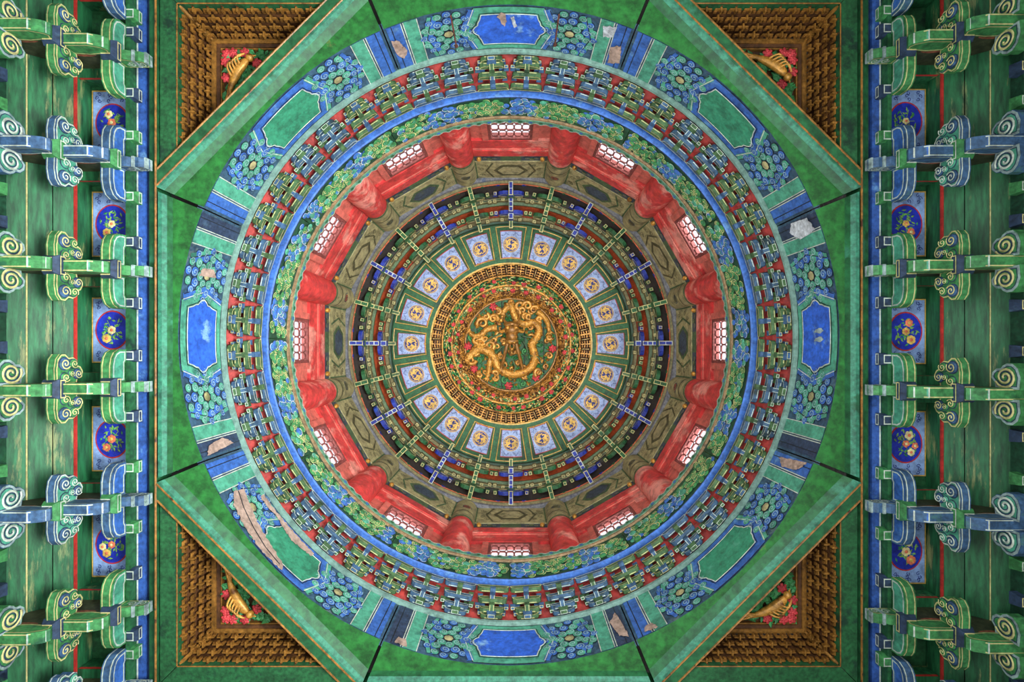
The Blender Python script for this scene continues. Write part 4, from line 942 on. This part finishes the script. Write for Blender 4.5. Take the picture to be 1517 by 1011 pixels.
def petal_flower(mb, c, r, fn, d, mats, n=5):
    for i in range(n):
        a = 2*PI*i/n; mb.disc((c[0]+r*.55*math.cos(a), c[1]+r*.55*math.sin(a)), r*.5, fn, d, mats[0], 8, dome=.004)
    mb.disc(c, r*.4, fn, d+.004, mats[1], 8, dome=.004)
flower_kind = ['yellow lotus', 'peony', 'peaches', 'finger citron', 'blossom', 'plum sprays', 'chrysanthemum']
for nm in ('left', 'right'):
    r, t = sidefn(nm); ys = sets[nm]
    for i in range(7):
        yc = (ys[i]+ys[i+1])/2; gap = ys[i+1]-ys[i]
        if gap < .9: continue
        base = r*4.0+V(0, yc, 5.15); root = empty('flower_panel', base)
        tag(root, f'blue oval flower panel on the {nm}, {ORD[i-1]} gap from the top', 'painted panel', 'flower panels between the large brackets')
        fn = lambda x, y, d: r*(4.0+y)+V(0, yc+x, 5.155-d)-base
        mb = MB(); hl = .315; po = [(-hl, -.19), (hl, -.19), (hl, .175), (-hl, .175)]
        mb.prism(po, fn, 0, .012, 'panel_blue'); mb.build('board', root)
        mb = MB(); mb.outline([(-hl-.012, -.20), (hl+.012, -.20), (hl+.012, .187), (-hl-.012, .187)], fn, .014, 0, .012, 'gold_line')
        for ex in (-1, 1):
            for j in range(9): mb.stroke(spiral((ex*(.225+.03*(j % 3)), -.12+.115*(j//3)+.02*(j % 2)), .022, 1.1, j*1.7+i, 9), .007, fn, .015, 'navy')
        mb.build('scroll_border', root)
        mb = MB(); c = (0, -.02); mb.disc(c, .198, fn, .015, 'red_line', 32, ry=.172); mb.disc(c, .184, fn, .018, 'oval_blue', 32, ry=.158); ov = mb.build('oval', root)
        rg = random.Random(i*5+(nm == 'left')); mb = MB()
        for j in range(40):
            a = rg.uniform(0, 2*PI); q = rg.uniform(.3, .82); cx, cy = .178*q*math.cos(a), -.02+.144*q*math.sin(a); b = rg.uniform(0, PI)
            u = fn(math.cos(b), math.sin(b), 0)-fn(0, 0, 0); w_ = fn(-math.sin(b), math.cos(b), 0)-fn(0, 0, 0)
            leafshape(mb, fn(cx, cy, .021), u, w_, V(0, 0, -1), rg.uniform(.035, .06), .02, 'leaf_light' if rg.random() < .7 else 'leaf', .004)
        for j in range(5):
            a = j*1.25+rg.uniform(0, .5); mb.stroke([(0, -.06), (.04*math.cos(a), -.02+.03*math.sin(a)), (.12*math.cos(a), -.02+.09*math.sin(a))], .006, fn, .020, 'leaf_light')
        tag(mb.build('leaf_spray', ov), 'light green leaf spray', kind='stuff')
        spots = [(0, -.02), (.085, .03), (-.085, .01), (.02, .07)][:rg.choice((2, 3, 4))]
        for j, s in enumerate(spots):
            mb = MB(); petal_flower(mb, s, rg.uniform(.032, .048), fn, .025, rg.choice([('peach', 'petal_cream'), ('petal_cream', 'peach'), ('gold_roundel', 'peach'), ('peach', 'gold_roundel')]), rg.choice((5, 6)))
            mb.build('flower', ov)

def big_set(arm, face, blk, line, endc, cf):
    root = empty('large_bracket_set')
    LX = lambda X: X-OX; LZ = lambda z: z-OZ
    side = lambda a, b, d: (d, LX(a), LZ(b))            # polygon in the (X,z) plane, thickness along x
    crs = lambda X: (lambda a, b, d: (a, LX(X-d), LZ(b)))   # polygon in (x,z), depth d towards the room centre
    def rarm(name, poly, hw, bottom):
        b = MB(); b.prism(poly, side, -hw, hw, arm)
        for sg in (-1, 1): b.outline(poly, side, sg*(hw+.002), .010, .020, line)
        (x0, z0), (x1, z1), (x2, z2) = bottom
        for (xa, za), (xb, zb), mt in (((x0, z0), (x1, z1), None), ((x1, z1), (x2, z2), endc)):
            p = lambda x, X, z, dz: (x, LX(X), LZ(z)-dz)
            if mt: b.add([p(-hw+.002, xa, za, .0015), p(hw-.002, xa, za, .0015), p(hw-.002, xb, zb, .0015), p(-hw+.002, xb, zb, .0015)], [(0, 1, 2, 3)], mt)
            lx = [(-hw+.006, -hw+.016), (hw-.016, hw-.006)]
            for a_, c_ in lx: b.add([p(a_, xa, za, .003), p(c_, xa, za, .003), p(c_, xb, zb, .003), p(a_, xb, zb, .003)], [(0, 1, 2, 3)], line)
            if mt:
                for xx, zz, xe, ze in ((xa, za, xa+(xb-xa)*.08, za+(zb-za)*.08), (xb, zb, xb+(xa-xb)*.16, zb+(za-zb)*.16)):
                    b.add([p(-hw+.006, xx, zz, .0032), p(hw-.006, xx, zz, .0032), p(hw-.006, xe, ze, .0032), p(-hw+.006, xe, ze, .0032)], [(0, 1, 2, 3)], 'white_line')
        return b.build(name, root)
    # radial arms (boat shaped: scooped upper edge)
    rarm('lower_radial_arm', [(4.75, 4.36), (4.10, 4.36), (4.0, 4.40), (3.97, 4.44), (4.0, 4.495), (4.2, 4.52), (4.45, 4.50), (4.75, 4.50)], .052, ((4.75, 4.36), (4.10, 4.36), (3.985, 4.42)))
    rarm('upper_radial_arm', [(4.12, 4.57), (3.76, 4.57), (3.67, 4.61), (3.64, 4.66), (3.66, 4.71), (3.85, 4.735), (4.06, 4.71), (4.12, 4.70)], .052, ((4.12, 4.57), (3.76, 4.57), (3.655, 4.625)))
    for X0, X1, z0, z1 in ((3.97, 4.11, 4.485, 4.60), (3.63, 3.77, 4.70, 4.80)):
        b = MB(); w = .088; xm = .022
        b.hexa([(-w+xm, LX(X0+xm), LZ(z0)), (w-xm, LX(X0+xm), LZ(z0)), (w-xm, LX(X1-xm), LZ(z0)), (-w+xm, LX(X1-xm), LZ(z0)), (-w, LX(X0), LZ(z0+.045)), (w, LX(X0), LZ(z0+.045)), (w, LX(X1), LZ(z0+.045)), (-w, LX(X1), LZ(z0+.045))], blk)
        b.box(-w, w, LX(X0), LX(X1), LZ(z0+.045), LZ(z1), blk)
        b.outline([(-w+xm, X0+xm), (w-xm, X0+xm), (w-xm, X1-xm), (-w+xm, X1-xm)], lambda a, c, d: (a, LX(c), LZ(z0)-d), .002, .004, .014, line)
        b.outline([(-w, z0+.045), (w, z0+.045), (w, z1), (-w, z1)], crs(X0), .002, .006, .016, line)
        b.build('bearing_block', root)
    # carved head
    b = MB(); po = [(3.70, 4.80), (3.60, 4.82), (3.55, 4.845), (3.50, 4.84), (3.455, 4.865), (3.44, 4.91), (3.47, 4.96), (3.70, 4.96)]
    b.prism(po, side, -.045, .045, arm)
    for sg in (-1, 1):
        b.outline(po, side, sg*.047, .008, .018, line)
        for c, rr in (((3.505, 4.90), .038), ((3.60, 4.89), .042)): b.stroke(spiral(c, rr, 1.4, 0, 16), .012, lambda a, c_, d: (sg*d, LX(a), LZ(c_)), .049, 'white_line')
    b.box(-.052, .052, LX(3.535), LX(3.56), LZ(4.828), LZ(4.95), 'whiteish'); b.box(-.05, .05, LX(3.443), LX(3.46), LZ(4.86), LZ(4.95), 'whiteish')
    b.build('carved_head', root)
    # curved cross arm with end blocks
    for sg in (-1, 1):
        b = MB(); po = [(sg*x, z) for x, z in [(.045, 4.755), (.20, 4.755), (.275, 4.77), (.325, 4.80), (.352, 4.85), (.355, 4.94), (.245, 4.94), (.225, 4.925), (.075, 4.925), (.045, 4.935)]]
        f = crs(3.79); b.prism(po, f, 0, .10, arm)
        fp = inset(po, .012); b.fill(fp, f, .102, face); b.outline(po, f, .105, .018, .030, 'white_line')
        # painted edge lines along the curved underside
        un = po[:6]
        for d in (.012, .082):
            vs = [f(x, z-.002, d) for x, z in un]+[f(x, z-.002, d+.010) for x, z in un]; b.add(vs, [(i, i+1, len(un)+i+1, len(un)+i) for i in range(len(un)-1)], line)
        b.build('curved_cross_arm', root)
        b = MB(); x = sg*.295; xm = .014; X0, X1, z0, z1 = 3.60, 3.72, 4.94, 5.03
        b.hexa([(x-.06+xm, LX(X0+xm), LZ(z0)), (x+.06-xm, LX(X0+xm), LZ(z0)), (x+.06-xm, LX(X1), LZ(z0)), (x-.06+xm, LX(X1), LZ(z0)), (x-.06, LX(X0), LZ(z0+.04)), (x+.06, LX(X0), LZ(z0+.04)), (x+.06, LX(X1), LZ(z0+.04)), (x-.06, LX(X1), LZ(z0+.04))], blk)
        b.box(x-.06, x+.06, LX(X0), LX(X1), LZ(z0+.04), LZ(z1), blk)
        b.outline([(x-.06, z0+.035), (x+.06, z0+.035), (x+.06, z1), (x-.06, z1)], crs(X0), .002, .006, .016, 'white_line')
        b.outline([(x-.046, X0+xm), (x+.046, X0+xm), (x+.046, X1), (x-.046, X1)], lambda a, c, d: (a, LX(c), LZ(z0)-d), .002, .004, .014, 'white_line'); b.build('end_block', root)
        # cloud carving
        b = MB(); po = [(sg*x, z) for x, z in [(.04, 4.52), (.18, 4.515), (.265, 4.53), (.31, 4.565), (.312, 4.61), (.28, 4.645), (.285, 4.69), (.255, 4.735), (.21, 4.74), (.195, 4.775), (.15, 4.80), (.10, 4.785), (.085, 4.74), (.04, 4.73)]]
        f = crs(4.08); b.prism(po, f, 0, .09, arm)
        b.outline(po, f, .092, .002, .014, line); b.fill(inset(po, .016), f, .0915, cf)
        for d in (.010, .072):
            un = po[:5]; vs = [f(x, z-.002, d) for x, z in un]+[f(x, z-.002, d+.009) for x, z in un]; b.add(vs, [(i, i+1, len(un)+i+1, len(un)+i) for i in range(len(un)-1)], line)
        cl = b.build('cloud_carving', root)
        b = MB()
        for c, rr, cc in (((.10, 4.60), .05, cf), ((.225, 4.595), .062, 'blue_arm'), ((.222, 4.69), .048, cf), ((.13, 4.73), .05, 'blue_arm'), ((.135, 4.665), .034, cf)):
            c = (sg*c[0], c[1]); b.disc(c, rr, f, .093, 'blue_dark', 14, dome=.012); b.disc(c, rr*.86, f, .098, cc, 14, dome=.018); b.stroke(spiral(c, rr*.8, 1.5, 1, 18, hand=sg), rr*.2, f, .112, line, ridge=.004)
        b.build('scrolls', cl)
        # large spiral carving
        b = MB(); po = [(sg*x, z) for x, z in [(.04, 4.30), (.15, 4.29), (.225, 4.315), (.265, 4.36), (.268, 4.415), (.245, 4.455), (.225, 4.47), (.222, 4.51), (.185, 4.55), (.135, 4.56), (.10, 4.53), (.04, 4.52)]]
        f = crs(4.40); b.prism(po, f, 0, .10, arm); b.fill(inset(po, .004), f, .1015, 'whiteish'); b.fill(inset(po, .024), f, .103, cf)
        b.outline(po, f, .1045, .024, .032, 'blue_dark')
        b.build('spiral_carving', root); 
        b = MB(); c = (sg*.145, 4.425); b.stroke(spiral(c, .095, 2.1, 2, 32, hand=sg), .022, f, .107, line, ridge=.006); b.stroke(spiral(c, .077, 1.9, 2, 30, hand=sg), .012, f, .108, 'blue_dark'); b.build('spiral_line', root)
        b = MB(); x = sg*.37; b.box(x-.055, x+.055, LX(4.40), LX(4.5), LZ(4.40), LZ(4.5), blk, .012); b.outline([(x-.043, 4.412), (x+.043, 4.412), (x+.043, 4.49), (x-.043, 4.49)], lambda a, c, d: (a, LX(c), LZ(4.40)-d), .002, .004, .014, line); b.build('outer_block', root)
    b = MB(); b.prism([(4.75, 4.46), (4.05, 4.50), (3.80, 4.72), (3.74, 4.95), (3.74, 5.15), (4.19, 5.15), (4.19, 4.96), (4.75, 4.48)], side, -.042, .042, 'web_wood')
    for c, d, e in (((3.92, 4.745), .10, .03), ((4.28, 4.53), .12, .03)):
        for sg in (-1, 1): b.disc(c, d, lambda a, c_, q: (sg*(.044+q), LX(a), LZ(c_)), 0, 'orange_patch', 14, ry=e)
    b.build('web_board', root)
    b = MB(); b.prism([(3.72, 4.98), (4.195, 4.98), (4.195, 5.155), (3.72, 5.155)], side, -.13, .13, 'green_plank')
    for sg in (-1, 1): b.add([(sg*.131, LX(3.74), LZ(4.985)), (sg*.131, LX(4.19), LZ(4.985)), (sg*.131, LX(4.19), LZ(5.015)), (sg*.131, LX(3.74), LZ(5.015))], [(0, 1, 2, 3)], 'red_line')
    b.build('divider_board', root)
    return root
pG = big_set('green_arm', 'teal', 'blue_dark', 'cream_line', 'teal', 'green_arm'); pB = big_set('blue_arm', 'blue', 'green_arm', 'white_line', 'blue', 'teal')
first = {0: True, 1: True}
cols = [1, 0, 1, 0, 0, 1, 0, 1]
for nm in ('left', 'right'):
    r, t = sidefn(nm)
    for i, y in enumerate(sets[nm]):
        kind = cols[i]; src = pB if kind else pG
        o = src if first[kind] else copy_tree(src); first[kind] = False
        o.location = r*OX+V(0, y, OZ); o.rotation_euler = (0, 0, PI+math.radians(90 if nm == 'right' else 270))
        w = f'{ORD[i-1]} from the top' if 0 < i < 7 else ('cut off by the upper edge' if i == 0 else 'cut off by the lower edge')
        tag(o, f'large {"blue" if kind else "green"} bracket set with carved clouds on the {nm}, {w}', 'bracket set', 'large bracket sets along the sides')
